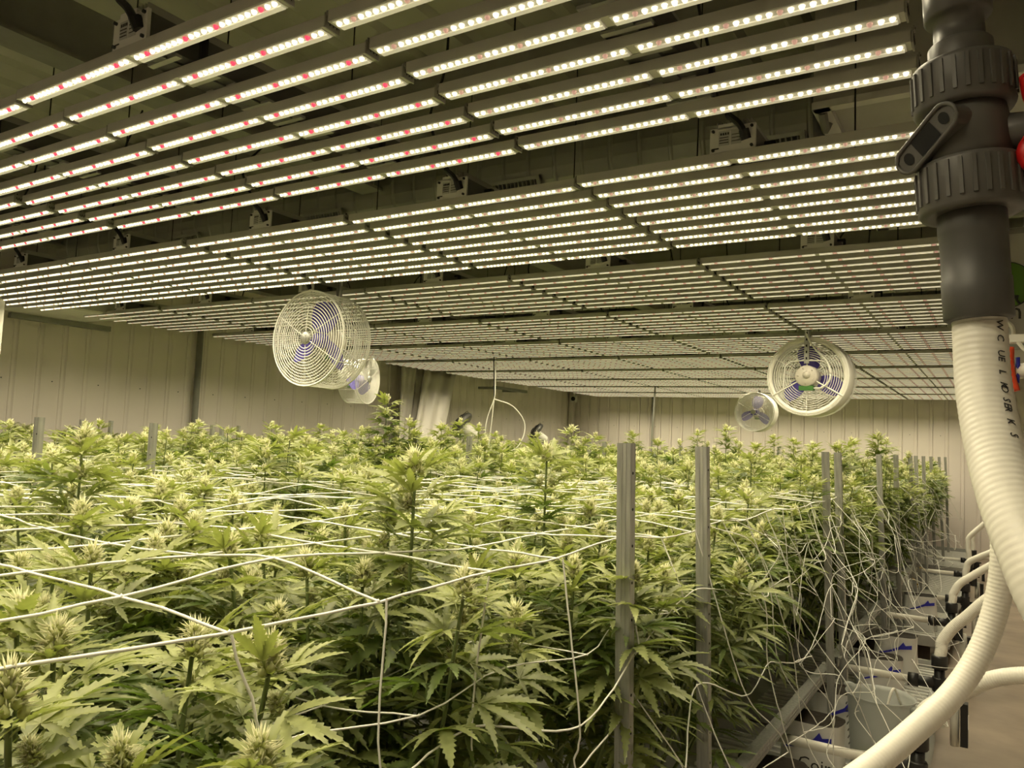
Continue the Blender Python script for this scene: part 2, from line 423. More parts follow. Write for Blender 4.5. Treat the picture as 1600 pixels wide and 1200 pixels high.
# dehumidifier with a green round emblem
t = thing('dehumidifier', 'grey hanging dehumidifier with green round emblem, beside the grey valve', 'dehumidifier', (.62, 5.35, EYE+.60))
MB().box((0, 0, .34), (1.22, .70, .68)).build('casing', 'unit', t)
MB().box((0, -.352, .015), (1.23, .012, .03)).box((0, -.352, .66), (1.23, .012, .03)).build('edge_trim', 'steelgrey', t)
e = MB(); e.lathe([(.125, 0), (.125, -.006)], 40, 1, (-.60, -.352, .36)); e.lathe([(.130, .001), (.130, -.003)], 40, 1, (-.60, -.352, .36), 1)
eo = e.build('emblem', ['emblem', 'ink'], t); tag(eo, 'round green emblem with a thin black rim')
MB().tube([(-.545, -.360, .30), (-.55, -.360, .275), (-.535, -.360, .25)], .006, 4).tube([(-.56, -.36, .30), (-.55, -.36, .275)], .006, 4).build('emblem_mark', 'ink', t)
obj('letter', text_mesh('n', .13, 'ink', .002), t, (-.555, -.354, .21), (R(90), 0, 0))
for sx in (-.5, .5): MB().lathe([(.008, .68), (.008, ZC-EYE-.60)], 8, 2, (sx, 0, 0)).build('hanger_rod', 'galv', t)
MB().tube(smooth_path([(-.60, -.36, .16), (-.57, -.37, .12), (-.57, -.37, .07), (-.60, -.36, .05)], 16), .012, 6).build('drain_hose', 'hose', t)

# ================================================================== basket fans
FR = .31
def blade_mesh():
    mb = MB(); prof = [(.06, -.045, .03), (.10, -.075, .062), (.16, -.088, .085), (.22, -.088, .088), (.265, -.072, .07), (.285, -.03, .035)]
    V = []; F = []
    for (r, a, b) in prof:
        for q, w in enumerate((a, (a+b)/2, b)):
            y = .045*(w/.09)+.006*(q == 1)
            V += [(w, y, r)]
    n = len(prof)
    for i in range(n-1):
        for j in range(2): F.append((3*i+j, 3*i+j+1, 3*i+j+4, 3*i+j+3))
    V2 = [(x, y+.004, z) for x, y, z in V]; o = len(V)
    mb.add(V+V2, F+[tuple(i+o for i in q)[::-1] for q in F])
    return mb.mesh('blade', 'blade', True)
def grille_mesh(y, dome, rings, spokes=6, hubr=.05):
    mb = MB()
    for i in range(rings):
        r = hubr+(FR-hubr)*(i+1)/rings; mb.ring((0, y-dome*(1-(r/FR)**2), 0), r, .0030 if i < rings-1 else .006, 1, 40, 4)
    for s in range(spokes):
        a = 2*math.pi*s/spokes+R(30)
        mb.tube([(q*FR*math.cos(a), y-dome*(1-q*q)+.002, q*FR*math.sin(a)) for q in (.12, .4, .7, 1.0)], .003, 4)
    return mb.mesh('wire_grille', 'wire')
FAN = dict(blade=blade_mesh(), front=grille_mesh(-.125, .02, 14), back=grille_mesh(.125, 0, 11, 6, .12))
def fan_parts(t, shroud, motor_front=False):
    obj('wire_grille', FAN['front'], t); obj('wire_grille', FAN['back'], t)
    if shroud:
        mb = MB(); prof = [(FR+.004, -.06), (FR+.004, .125), (FR-.035, .128), (FR-.035, .122), (FR-.002, .118), (FR-.002, -.06)]
        mb.lathe(prof, 48, 1, caps=False); mb.build('shroud', 'white', t, True)
    mb = MB()
    for i in range(11 if not shroud else 5): mb.ring((0, -.11+.022*i, 0), FR, .0024, 1, 44, 4)
    for s in range(12):
        a = 2*math.pi*s/12; mb.tube([(FR*math.cos(a), -.125, FR*math.sin(a)), (FR*math.cos(a), .125, FR*math.sin(a))], .003, 4)
    mb.build('side_cage', 'wire', t)
    hub = MB(); hub.lathe([(.0, -.05), (.045, -.045), (.05, -.01), (.05, .02)], 20, 1); ho = hub.build('hub', 'blade', t, True)
    for s in range(3): obj('blade', FAN['blade'], t, (0, 0, 0), (0, R(120*s+8), 0), (.85, 1, .9))
    cp = MB(); cp.lathe([(0, -.158), (.034, -.156), (.042, -.148), (.042, -.138)], 24, 1); cp.build('centre_cap', 'galv', t, True)
    mo = MB(); mo.lathe([(.055, .02), (.085, .03), (.085, .15), (.078, .158), (.0, .160)], 28, 1); mo.lathe([(.03, .155), (.03, .164), (.0, .165)], 18, 1, (-.005, 0, .01))
    for s in range(5): mo.lathe([(.005, .15), (.005, .164)], 6, 1, (.062*math.cos(1.2*s), 0, .062*math.sin(1.2*s)))
    m = mo.build('motor', 'motor', t, True)
    MB().box((.0, .125, -.095), (.11, .06, .035)).build('terminal_box', 'green', t)
    MB().tube(smooth_path([(-.04, .13, -.095), (-.12, .14, -.09), (-.18, .15, -.02), (-.16, .15, .10), (-.06, .15, .22), (.0, .15, .33), (.02, .13, .5)], 30), .008, 6).build('cable', 'wire', t)
    br = MB()
    br.tube([(-.17, .135, .08), (-.12, .14, .12), (0, .142, .125), (.12, .14, .12), (.17, .135, .08), (.18, .135, -.1)], .006, 5)
    for s in range(3): a = R(90+120*s); br.tube([(.08*math.cos(a), .13, .08*math.sin(a)), (FR*math.cos(a), .13, FR*math.sin(a))], .006, 5)
    br.build('motor_bracket', 'wire', t)
def fan(label, loc, rot, shroud, plate=False):
    t = thing('basket_fan', label, 'fan', loc, rot, 'hanging basket fans'); fan_parts(t, shroud)
    h = ZC-loc[2]-.02
    st = MB(); st.box((-.016, .14, .10+(h-.10)/2), (.003, .02, h-.10)); st.box((.016, .14, .10+(h-.10)/2), (.003, .02, h-.10)); st.box((0, .151, .10+(h-.10)/2), (.035, .003, h-.10))
    so = st.build('hanger_strut', 'galv', t)
    hm = MB()
    for q in range(int(h/.05)): hm.box((0, .154, .14+.05*q), (.010, .003, .018))
    hm.build('slot_holes', 'hole', so)
    if plate:
        MB().box((-.12, .165, -.02), (.09, .012, .12)).box((-.12, .172, .0), (.05, .003, .016), 1).build('rating_plate', ['white', 'ink'], t)
fan('large white basket fan with blue blades, nearest, facing left front', (-3.80, 3.60, EYE+.585), R(2), False)
fan('smaller looking white basket fan partly hidden behind the nearest fan', (-6.90, 7.22, EYE+.66), R(104), False, True)
fan('white shrouded fan showing beige motor and green box, right side', (-1.29, 6.50, EYE+.588), R(176), True)
fan('distant white shrouded fan hanging left below the beige motor fan', (-3.33, 12.57, EYE+.585), R(-4), True)

# ================================================================== posts
def post_mesh(h):
    mb = MB(); w, d, t = .034, .024, .0025
    mb.box((0, -d/2, h/2), (w, t, h)); mb.box((-w/2, 0, h/2), (t, d, h)); mb.box((w/2, 0, h/2), (t, d, h))
    mb.box((-w/2+.005, d/2, h/2), (.010, t, h)); mb.box((w/2-.005, d/2, h/2), (.010, t, h))
    mb.box((-.005, -d/2-.0018, h/2), (.0025, .0012, h)); mb.box((.005, -d/2-.0018, h/2), (.0025, .0012, h))
    return mb.mesh('steel_post', 'galv')
side_h, front_h = MB(), MB()
for q in range(16):
    side_h.lathe([(.0036, -.0006), (.0036, .0006)], 8, 0, (.0183, -.002, .2+.084*q)); front_h.lathe([(.0040, -.0006), (.0040, .0006)], 8, 1, (.0115, -.0134, .2+.084*q))
POST, SIDE_H, FRONT_H = post_mesh(EYE-.12), side_h.mesh('bolt_holes', 'hole'), front_h.mesh('bolt_holes', 'hole')
hand = [(-.76, 1.69), (-.76, 2.27), (-.76, 4.22), (-.76, 4.60), (-.76, 6.30), (-.76, 7.25), (-.76, 8.62), (-.76, 9.20), (-.76, 10.0), (-.76, 11.3), (-.76, 12.9), (-.76, 14.2)]
mid = [(-3.42, 1.69), (-3.52, 2.27), (-3.45, 4.22), (-3.31, 4.64), (-3.45, 6.9), (-3.49, 7.33), (-3.4, 8.86), (-3.38, 9.32), (-3.4, 14.3)]
far_ = [(-5.70, 4.22), (-6.13, 4.64), (-7.37, 5.8), (-7.35, 4.0), (-7.34, 4.28), (-6.7, 10.05)]
wrd = {0: 'nearest steel post at the right bench edge, left of its twin', 1: 'second nearest steel post at the right bench edge', 2: 'third steel post at the right edge, above the end of the rail', 3: 'fourth steel post at the right edge, just right of the third',
       }
for i, (x, y) in enumerate(hand):
    lab = wrd.get(i, 'grey steel post at the right bench edge, %s from the camera' % ORD[i])
    o = tag(obj('steel_post', POST, None, (x+.053, y, .12), (float(rng.normal(0, .005)), -.036+float(rng.normal(0, .004)), R(rng.uniform(-6, 6)))), lab, 'post', 'steel posts along the right bench edge')
    tag(obj('bolt_holes', SIDE_H, o), kind='stuff')
ml = ['nearest steel post on the left, close to the left picture edge', 'steel post on the left with bolt holes, right of the leftmost post']
for i, (x, y) in enumerate(mid):
    lab = ml[i] if i < 2 else 'steel post amid the canopy behind the left pair, %s in its line from the camera' % ORD[i]
    o = tag(obj('steel_post', POST, None, (x, y, .12+float(rng.normal(0, .01))), (0, float(rng.normal(0, .006)), R(rng.uniform(-8, 8)))), lab, 'post', 'steel posts in the canopy')
    tag(obj('bolt_holes', FRONT_H, o), kind='stuff')
fl = ['short post top in mid left canopy before the wall, left of two', 'short post top in mid left canopy before the wall, right of two', 'thin far post top by the left wall near the dark conduit', 'far post top by left wall, second from the left edge', 'far post top by left wall, third from the left edge', 'far thin post top in canopy below the hanging white cords']
for i, (x, y) in enumerate(far_):
    o = tag(obj('steel_post', POST, None, (x, y, .12+float(rng.normal(0, .012))), (0, 0, R(rng.uniform(-8, 8)))), fl[i], 'post', 'steel posts in the canopy')

# ================================================================== benches, rail, bags, jug
def bench(xa, xb, ya, yb, label):
    t = thing('grow_tray', label, 'tray', ((xa+xb)/2, (ya+yb)/2, .0)); w, l = xb-xa, yb-ya
    mb = MB(); mb.box((0, 0, .135), (w, l, .02)); mb.box((0, -l/2, .165), (w, .02, .08)); mb.box((0, l/2, .165), (w, .02, .08)); mb.box((-w/2, 0, .165), (.02, l, .08)); mb.box((w/2, 0, .165), (.02, l, .08))
    mb.build('tray_body', 'tray', t)
    for q in range(int(l/.075)): obj('tray_rib', rib_me, t, (w/2-.45, -l/2+.05+.075*q, .150))
    for sx in (-1, 1):
        for sy in (-1, 1): MB().box((sx*(w/2-.1), sy*(l/2-.1), .0625), (.06, .06, .125)).build('leg', 'galv', t)
rib_me = MB().box((0, 0, 0), (.84, .018, .012)).mesh('tray_rib', 'plate')
BY = [(-.4, 1.72), (2.22, 4.26), (4.55, 6.36), (7.2, 8.7), (9.1, 11.4), (11.9, 14.4)]
for i, (a, b) in enumerate(BY):
    bench(-3.55, -.36, a, b, 'pale grey low grow tray under the right plants, %s from the camera' % ORD[i])
    bench(-7.5, -4.1, a, b, 'pale grey low grow tray under the plants by the left wall, %s from the camera' % ORD[i])
def rail(ya, yb, label):
    t = thing('side_rail', label, 'rail', (-.742, (ya+yb)/2, .56)); L = yb-ya
    mb = MB(); mb.box((0, 0, -.022), (.004, L, .044)); mb.box((-.020, 0, 0), (.042, L, .004)); mb.box((-.020, 0, -.044), (.042, L, .004)); mb.box((.003, 0, -.014), (.003, L, .004)); mb.box((.003, 0, -.030), (.003, L, .004))
    mb.build('channel', 'galv', t)
    for e in (-1, 1): MB().box((-.01, e*(L/2-.02), .0), (.06, .05, .006)).box((.004, e*(L/2-.02), -.02), (.006, .05, .05)).build('end_bracket', 'galv', t)
rail(2.1, 4.35, 'long steel channel rail along the near bench side above the white bags')
rail(4.5, 6.45, 'second steel channel rail further along the right bench side')
rail(7.1, 8.8, 'third steel channel rail deep along the right bench side')

def bag_mesh(w=.26, d=.20, h=.30):
    mb = MB(); prof = [(.0, .0, .94), (.04, .02, 1.0), (.3, .3, 1.03), (.6, .6, 1.0), (.85, .85, .96), (1.0, 1.0, .98)]
    n = 20; V = []; F = []
    for (q, _, s) in prof:
        for k in range(n):
            a = 2*math.pi*k/n; ca, sa = math.cos(a), math.sin(a)
            e = 4; den = (abs(ca)**e+abs(sa)**e)**(1/e)
            j = 1+.025*math.sin(3*a+q*7)
            V.append((w/2*ca/den*s*j, d/2*sa/den*s*j, h*q))
    for i in range(len(prof)-1):
        for k in range(n): F.append((i*n+k, i*n+(k+1) % n, (i+1)*n+(k+1) % n, (i+1)*n+k))
    o = (len(prof)-1)*n; V.append((0, 0, h*.93)); c = len(V)-1
    mb.add(V, F); mb.add([V[o+k] for k in range(n)]+[(0, 0, h*.93)], [(k, (k+1) % n, n) for k in range(n)], 1)
    mb.add([V[k] for k in range(n)], [tuple(range(n))[::-1]])
    return mb.mesh('bag', ['bag', 'soil'], True)
BAG = bag_mesh()
def swoosh(): 
    mb = MB(); P = [(-.10, -.004, .18), (-.03, -.006, .20), (.03, -.006, .225), (.10, -.004, .235)]
    V = []; 
    for q, p in enumerate(P): V += [(p[0], p[1], p[2]), (p[0], p[1], p[2]+.008+.006*q)]
    mb.add(V, [(2*i, 2*i+2, 2*i+3, 2*i+1) for i in range(3)]); mb.add([(.02, -.006, .235), (.07, -.006, .24), (.05, -.006, .275)], [(0, 1, 2)])
    return mb.mesh('printed_swoosh', 'blueprint')
SW = swoosh(); TX1 = text_mesh('Coir', .075, 'ink'); TX2 = text_mesh('Gr', .06, 'ink')
tri = MB().add([(-.05, 0, .08), (.05, 0, .07), (.03, 0, .17), (-.02, 0, .15)], [(0, 1, 2, 3)]).mesh('printed_blue_patch', 'blueprint')
grn = MB().box((0, 0, 0), (.09, .001, .03)).mesh('printed_green_box', 'green')
bags = [(-.72, 3.80, -12, 'white coir bag with dark lettering and blue swoosh below the steel rail', 0), (-.74, 3.14, 8, 'white coir bag with blue patch at the bottom, nearest bag below the rail', 1),
        (-.72, 4.32, 10, 'white coir bag standing behind the lettered bag near the two posts', 2), (-.62, 5.2, 5, 'white coir bag on the tray between the posts, past the jug', 2), (-.60, 5.9, -8, 'white coir bag further along the tray beside the drain hoses', 2), (-.6, 7.7, 0, 'white coir bag far along the right tray edge', 2)]
for x, y, a, lab, kind in bags:
    t = thing('grow_bag', lab, 'bag', (x, y, .147), R(a), 'white coir bags at the right tray edge')
    t.rotation_euler[2] += R(10)
    obj('bag_body', BAG, t)
    if kind == 0:
        obj('printed_swoosh', SW, t, (0, -.106, 0)); obj('lettering', TX1, t, (.03, -.108, .13), (R(90), 0, 0)); obj('lettering', TX2, t, (-.07, -.108, .215), (R(90), 0, 0)); obj('printed_green_box', grn, t, (.0, -.106, .07))
    elif kind == 1: obj('printed_blue_patch', tri, t, (.03, -.108, .05))
    else: obj('printed_swoosh', SW, t, (0, -.106, 0))

# measuring jug
t = thing('measuring_jug', 'large translucent plastic measuring jug with handle on the tray', 'jug', (-.47, 4.02, .147), R(-20))
j = MB(); j.lathe([(.115, 0), (.12, .01), (.142, .38), (.148, .395), (.152, .40), (.147, .40), (.138, .38), (.116, .014), (.0, .012)], 40); j.build('jug_body', 'jug', t, True)
l = MB(); l.lathe([(.0, .014), (.114, .015), (.122, .12), (.0, .12)], 32); l.build('liquid', 'liquid', t, True)
MB().tube(smooth_path([(.14, 0, .37), (.20, 0, .37), (.225, 0, .32), (.215, 0, .20), (.19, 0, .14), (.13, 0, .13)], 30), .016, 8).build('handle', 'jug', t, True)
for q in range(10): 
    rr = .1215+.024*(q/10)+.003; a = R(200)
    MB().box((rr*math.cos(a), rr*math.sin(a), .06+.03*q), (.0025, .03 if q % 2 else .045, .005), 0, [[math.cos(a), -math.sin(a), 0], [math.sin(a), math.cos(a), 0], [0, 0, 1]]).build('graduation_mark', 'ink', t)
MB().tube(smooth_path([(-.12, 0, .40), (-.15, -.01, .41), (-.16, -.02, .40)], 8), .012, 6).build('spout', 'jug', t, True)
o = tag(MB().tube(smooth_path([(-.30, 4.75, .30), (-.38, 4.4, .33), (-.40, 4.12, .50), (-.42, 4.02, .58), (-.45, 4.0, .45), (-.47, 4.0, .28)], 40), .006, 6).build('air_line', 'hose', None, True), 'thin clear air line arching into the jug', 'hose')

# ================================================================== plants
def leaflet(n, serr, L=1.0, W=.115):
    V = []; F = []
    def wid(t): return W*(math.sin(math.pi*min(1, t**.75))**.9)*(1-.25*t) if 0 < t < 1 else 0
    ts = [i/n for i in range(n+1)]
    zc = lambda t: .08*math.sin(t*1.6)-.17*t*t
    for t in ts: V.append((L*t, 0, L*zc(t)))
    for s in (-1, 1):
        base = len(V); idx = []
        for i in range(n):
            t0 = (i+.15)/n; w = wid(t0)
            if serr:
                V.append((L*t0, s*w*.66, L*zc(t0)+w*.28)); t1 = min(.995, (i+1.05)/n); w1 = max(wid((i+.7)/n), .004)*1.06
                V.append((L*t1, s*w1, L*zc(t1)+w1*.38)); idx.append((len(V)-2, len(V)-1))
            else:
                V.append((L*(i+.5)/n, s*wid((i+.5)/n), L*zc((i+.5)/n)+wid((i+.5)/n)*.35)); idx.append((len(V)-1,))
        for i in range(n):
            if serr:
                a, b = idx[i]; q = [(i, i+1, b, a)]
                if i+1 < n: q.append((i+1, idx[i+1][0], b))
            else:
                a = idx[i][0]; q = [(i, i+1, a)]
                if i+1 < n: q.append((i+1, idx[i+1][0], a))
            F += [x if s > 0 else x[::-1] for x in q]
    return np.array(V), F
def leaf_geo(nl, n, serr, seed, pet=.38):
    r = np.random.default_rng(seed); V = []; F = []; o = 0
    sets = {7: [(0, 1), (27, .93), (-27, .93), (56, .74), (-56, .74), (98, .40), (-98, .40)], 5: [(0, 1), (30, .85), (-30, .85), (68, .5), (-68, .5)], 3: [(0, 1), (38, .62), (-38, .62)]}[nl]
    for ang, s in sets:
        v, f = leaflet(n if s > .5 else max(3, n-3), serr, 1.0)
        v = v*s*r.uniform(.93, 1.05); v[:, 1] *= r.uniform(.85, 1.15)
        a = R(ang+r.normal(0, 4)); dr = R(r.normal(-6, 8))
        Ry = np.array([[math.cos(dr), 0, -math.sin(dr)], [0, 1, 0], [math.sin(dr), 0, math.cos(dr)]])
        v = v @ Ry.T
        Rz = np.array([[math.cos(a), -math.sin(a), 0], [math.sin(a), math.cos(a), 0], [0, 0, 1]])
        v = v @ Rz.T + np.array([pet, 0, 0])
        V.append(v); F += [tuple(i+o for i in q) for q in f]; o += len(v)
    pv = np.array([(0, .012, 0), (0, -.012, 0), (0, 0, .018), (pet, .01, 0), (pet, -.01, 0), (pet, 0, .014)])
    V.append(pv); F += [tuple(i+o for i in q) for q in ((0, 3, 4, 1), (1, 4, 5, 2), (2, 5, 3, 0))]
    return np.vstack(V), F
LEAF_HI = [leaf_geo(7, 10, True, 1), leaf_geo(7, 10, True, 2), leaf_geo(5, 10, True, 3), leaf_geo(5, 9, True, 4), leaf_geo(3, 7, True, 5, .2)]
LEAF_LO = [leaf_geo(7, 4, False, 1), leaf_geo(7, 4, False, 2), leaf_geo(5, 4, False, 3), leaf_geo(5, 4, False, 4), leaf_geo(3, 3, False, 5, .2)]
def geo_mesh(name, VF, mats, smooth=True):
    me = bpy.data.meshes.new(name); me.from_pydata(VF[0].tolist(), [], VF[1])
    for m in mats: me.materials.append(M[m])
    if smooth: me.polygons.foreach_set('use_smooth', [True]*len(me.polygons))
    me.update(); return me
LEAF_ME = {(i, m): geo_mesh('leaf', g, [m]) for i, g in enumerate(LEAF_HI) for m in ('leaf', 'leaf_new', 'leaf_dark')}

def bud_geo(seed, spikes, seg):         # flower head: green core lumps, cream pistil hairs
    r = np.random.default_rng(seed); V = []; F = []; MI = []
    def add(v, f, m):
        o = len(V); V.extend(v); F.extend(tuple(i+o for i in q) for q in f); MI.extend([m]*len(f))
    lumps = 20 if seg > 4 else 6
    for k in range(lumps):
        a = k*2.4; h = .05*k/lumps; rr = .0155*(1-.65*k/lumps); c = np.array([rr*math.cos(a), rr*math.sin(a), h+.004]); s = .0082*(1-.3*k/lumps)*(1.4 if seg <= 4 else 1)
        n = seg; v = []; 
        for (q, z) in ((.0, -1.0), (.8, -.45), (.9, .2), (.0, 1.3)):
            if q == 0: v.append(c+np.array([0, 0, z*s]))
            else: v += [c+s*np.array([q*math.cos(2*math.pi*j/n), q*math.sin(2*math.pi*j/n), z]) for j in range(n)]
        f = [(0, 1+(j+1) % n, 1+j) for j in range(n)]+[(1+j, 1+(j+1) % n, 1+n+(j+1) % n, 1+n+j) for j in range(n)]+[(1+n+j, 1+n+(j+1) % n, 1+2*n) for j in range(n)]
        add(v, f, 0)
    for k in range(spikes):
        a = r.uniform(0, 6.283); e = r.uniform(-.35, 1.45); d = np.array([math.cos(a)*math.cos(e), math.sin(a)*math.cos(e), math.sin(e)])
        h = r.uniform(.0, .05); p = np.array([0, 0, h])+d*np.array([.014, .014, .008]); L = r.uniform(.011, .021); w = .0017 if seg > 4 else .0034
        u = np.cross(d, [0, 0, 1.01]); u /= np.linalg.norm(u)+1e-9; x = np.cross(u, d)
        tip = p+d*L+np.array([0, 0, .004]); add([p+u*w, p-u*w*.5+x*w*.87, p-u*w*.5-x*w*.87, tip], [(0, 1, 3), (1, 2, 3), (2, 0, 3)], 1)
    # sugar leaves
    for k in range(9 if seg > 4 else 4):
        lv, lf = leaflet(5 if seg > 4 else 3, seg > 4, .065*r.uniform(.7, 1.2), .011)
        a = k*2.4+.3; e = R(r.uniform(5, 45)); Ry = np.array([[math.cos(e), 0, -math.sin(e)], [0, 1, 0], [math.sin(e), 0, math.cos(e)]])
        Rz = np.array([[math.cos(a), -math.sin(a), 0], [math.sin(a), math.cos(a), 0], [0, 0, 1]])
        lv[:, 0] += .008; lv = lv @ Ry.T @ Rz.T + np.array([0, 0, r.uniform(-.01, .02)]); add(list(lv), lf, 2)
    return np.array(V), F, np.array(MI)
BUD_HI = [bud_geo(s, 150, 6) for s in (11, 12, 13)]; BUD_LO = [bud_geo(s, 44, 4) for s in (21, 22, 23)]
def bud_mesh(g):
    me = geo_mesh('bud', (g[0], g[1]), ['bud', 'pistil', 'leaf_new'], True); me.polygons.foreach_set('material_index', g[2].tolist()); me.update(); return me
BUD_ME = [bud_mesh(g) for g in BUD_HI]

def rotm(a, e, roll=0):
    ca, sa, ce, se, cr, sr = math.cos(a), math.sin(a), math.cos(e), math.sin(e), math.cos(roll), math.sin(roll)
    Rz = np.array([[ca, -sa, 0], [sa, ca, 0], [0, 0, 1]]); Ry = np.array([[ce, 0, -se], [0, 1, 0], [se, 0, ce]]); Rx = np.array([[1, 0, 0], [0, cr, -sr], [0, sr, cr]])
    return Rz @ Ry @ Rx
def cola(plan, base, top, r, nleaf, s0, s1, span, buds=3, bscale=1.0):
    """one flowering shoot: stalk, leaves spiralling down from the tip, flower heads"""
    base, top = np.array(base), np.array(top); mid = (base*.35+top*.65); mid[2] = base[2]+(top[2]-base[2])*.5; mid[:2] = base[:2]*.3+top[:2]*.7
    P = smooth_path([base, mid, top], 8); plan['stalk'].append((P, .006))
    L = top[2]-base[2]; a = r.uniform(0, 6.28)
    for k in range(nleaf):
        u = (k+.5)/nleaf; d = -.002+u*u*.35*span+u*.65*span; z = top[2]-d
        if z < base[2]+.05: break
        q = min(1, (z-base[2])/max(L, .01)); pt = base+(top-base)*q; pt[2] = z
        i = np.searchsorted(P[:, 2], z); i = min(max(i, 1), len(P)-1); f = (z-P[i-1, 2])/max(1e-6, P[i, 2]-P[i-1, 2]); pt = P[i-1]+(P[i]-P[i-1])*f
        a += 2.4+r.normal(0, .25); s = (s0+(s1-s0)*min(1, u*1.6))*r.uniform(.8, 1.2)
        e = R(34-40*u+r.normal(0, 10)); kind = 4 if s < .06 else (2+int(r.integers(0, 2)) if s < .10 else int(r.integers(0, 2)))
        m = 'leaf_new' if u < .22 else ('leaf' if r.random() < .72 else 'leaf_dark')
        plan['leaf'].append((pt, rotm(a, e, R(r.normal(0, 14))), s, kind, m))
    plan['bud'].append((top, bscale*r.uniform(.85, 1.15), int(r.integers(0, 3)), rotm(r.uniform(0, 6), R(r.normal(0, 6)))))
    for b in range(1, buds):
        d = .042*b; i = np.searchsorted(P[:, 2], top[2]-d); i = min(max(i, 1), len(P)-1); aa = r.uniform(0, 6.28)
        plan['bud'].append((P[i-1]*.5+P[i]*.5+np.array([.022*math.cos(aa), .022*math.sin(aa), 0]), .6*bscale*r.uniform(.8, 1.1), int(r.integers(0, 3)), rotm(aa, R(20))))
Z0 = .44                                # stems leave the coir here
def plan_plant(seed, ncola=13, rad=.33, zt=1.315, zs=.055, lower=24):
    r = np.random.default_rng(seed); plan = dict(leaf=[], bud=[], stalk=[])
    for k in range(ncola):
        rr = rad*math.sqrt((k+.4)/ncola)*r.uniform(.9, 1.1); a = k*2.4+r.normal(0, .2)
        top = (rr*math.cos(a), rr*math.sin(a), zt+r.normal(0, zs))
        cola(plan, (.06*rr*math.cos(a), .06*rr*math.sin(a), Z0+.05+.12*r.random()), top, r, 18, .088, .140, .42, 2, .85)
    for k in range(lower):
        a = r.uniform(0, 6.28); rr = r.uniform(.03, .22); z = r.uniform(.58, 1.02)
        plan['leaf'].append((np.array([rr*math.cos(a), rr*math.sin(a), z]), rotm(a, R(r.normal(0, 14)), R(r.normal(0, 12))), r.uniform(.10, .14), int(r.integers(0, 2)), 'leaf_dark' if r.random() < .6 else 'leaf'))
    plan['stalk'].append((np.array([(0, 0, Z0-.06), (.005, 0, Z0+.1), (0, .004, .75)]), .011))
    return plan
def plan_tall(seed, zt, rad=.20, nleaf=20, s1=.135, sides=3):
    r = np.random.default_rng(seed); plan = dict(leaf=[], bud=[], stalk=[])
    cola(plan, (0, 0, Z0-.05), (0, 0, zt), r, nleaf+18, .088, s1, .60, 3, 1.0)
    for k in range(sides):
        a = k*2.1+r.uniform(0, 1); q = rad*r.uniform(.6, 1); cola(plan, (.02, 0, .7), (q*math.cos(a), q*math.sin(a), zt-r.uniform(.12, .3)), r, 12, .055, .11, .3, 2, .9)
    return plan
def stem_mesh(plan, lo=False):
    mb = MB()
    for P, rr in plan['stalk']: mb.tube(P, rr, 3 if lo else 5, caps=False, rad=np.linspace(rr, rr*.55, len(P)))
    return mb.mesh('stem', 'stem', True)
def joined(name, items, geos, slots, matidx):
    V = []; F = []; MI = []; o = 0
    for it in items:
        v, f, pos, rot, s, mi = it
        w = (v*s) @ rot.T+pos; V.append(w); F += [tuple(i+o for i in q) for q in f]; o += len(w)
        MI += [mi]*len(f) if np.isscalar(mi) else list(mi)
    me = bpy.data.meshes.new(name); me.from_pydata(np.vstack(V).tolist(), [], F)
    for m in slots: me.materials.append(M[m])
    me.polygons.foreach_set('material_index', MI); me.polygons.foreach_set('use_smooth', [True]*len(F)); me.update(); return me
LM = {'leaf': 0, 'leaf_new': 1, 'leaf_dark': 2}
def lo_meshes(plan):
    fol = joined('foliage', [(LEAF_LO[k][0], LEAF_LO[k][1], p, rot, s, LM[m]) for p, rot, s, k, m in plan['leaf']], None, ['leaf', 'leaf_new', 'leaf_dark'], None)
    bud = joined('flower_heads', [(BUD_LO[k][0], BUD_LO[k][1], p, rot, s*1.1, BUD_LO[k][2]) for p, s, k, rot in plan['bud']], None, ['bud', 'pistil', 'leaf_new'], None)
    return stem_mesh(plan, True), fol, bud
def m4(pos, rot, s):
    m = Matrix.Identity(4)
    for i in range(3):
        for j in range(3): m[i][j] = float(rot[i, j]*s)
        m[i][3] = float(pos[i])
    return m
def place_hi(plan, stem, loc, rz, label, group, cat='plant', name='flowering_plant'):
    t = thing(name, label, cat, loc, rz, group); obj('stem', stem, t)
    for p, rot, s, k, m in plan['leaf']: obj('leaf', LEAF_ME[(k, m)], t, mw=m4(p, rot, s))
    for p, s, k, rot in plan['bud']: obj('bud', BUD_ME[k], t, mw=m4(p, rot, s))
    return t
def place_lo(ms, loc, rz, label, group, sc=1.0, cat='plant', name='flowering_plant'):
    t = thing(name, label, cat, loc, rz, group); t.scale = (1, 1, sc)
    obj('stem', ms[0], t); tag(obj('foliage', ms[1], t), kind='stuff'); tag(obj('flower_heads', ms[2], t), kind='stuff')
    return t
HI = [plan_plant(100+s) for s in range(5)]; HIS = [stem_mesh(p) for p in HI]
LO = [plan_plant(200+s, 13, .33, 1.34, .075, 20) for s in range(7)]; LOM = [lo_meshes(p) for p in LO]
cols = [-1.03, -1.60, -2.17, -2.74, -3.31, -3.9, -4.5, -5.1, -5.7, -6.3, -6.9, -7.45]
nplant = 0
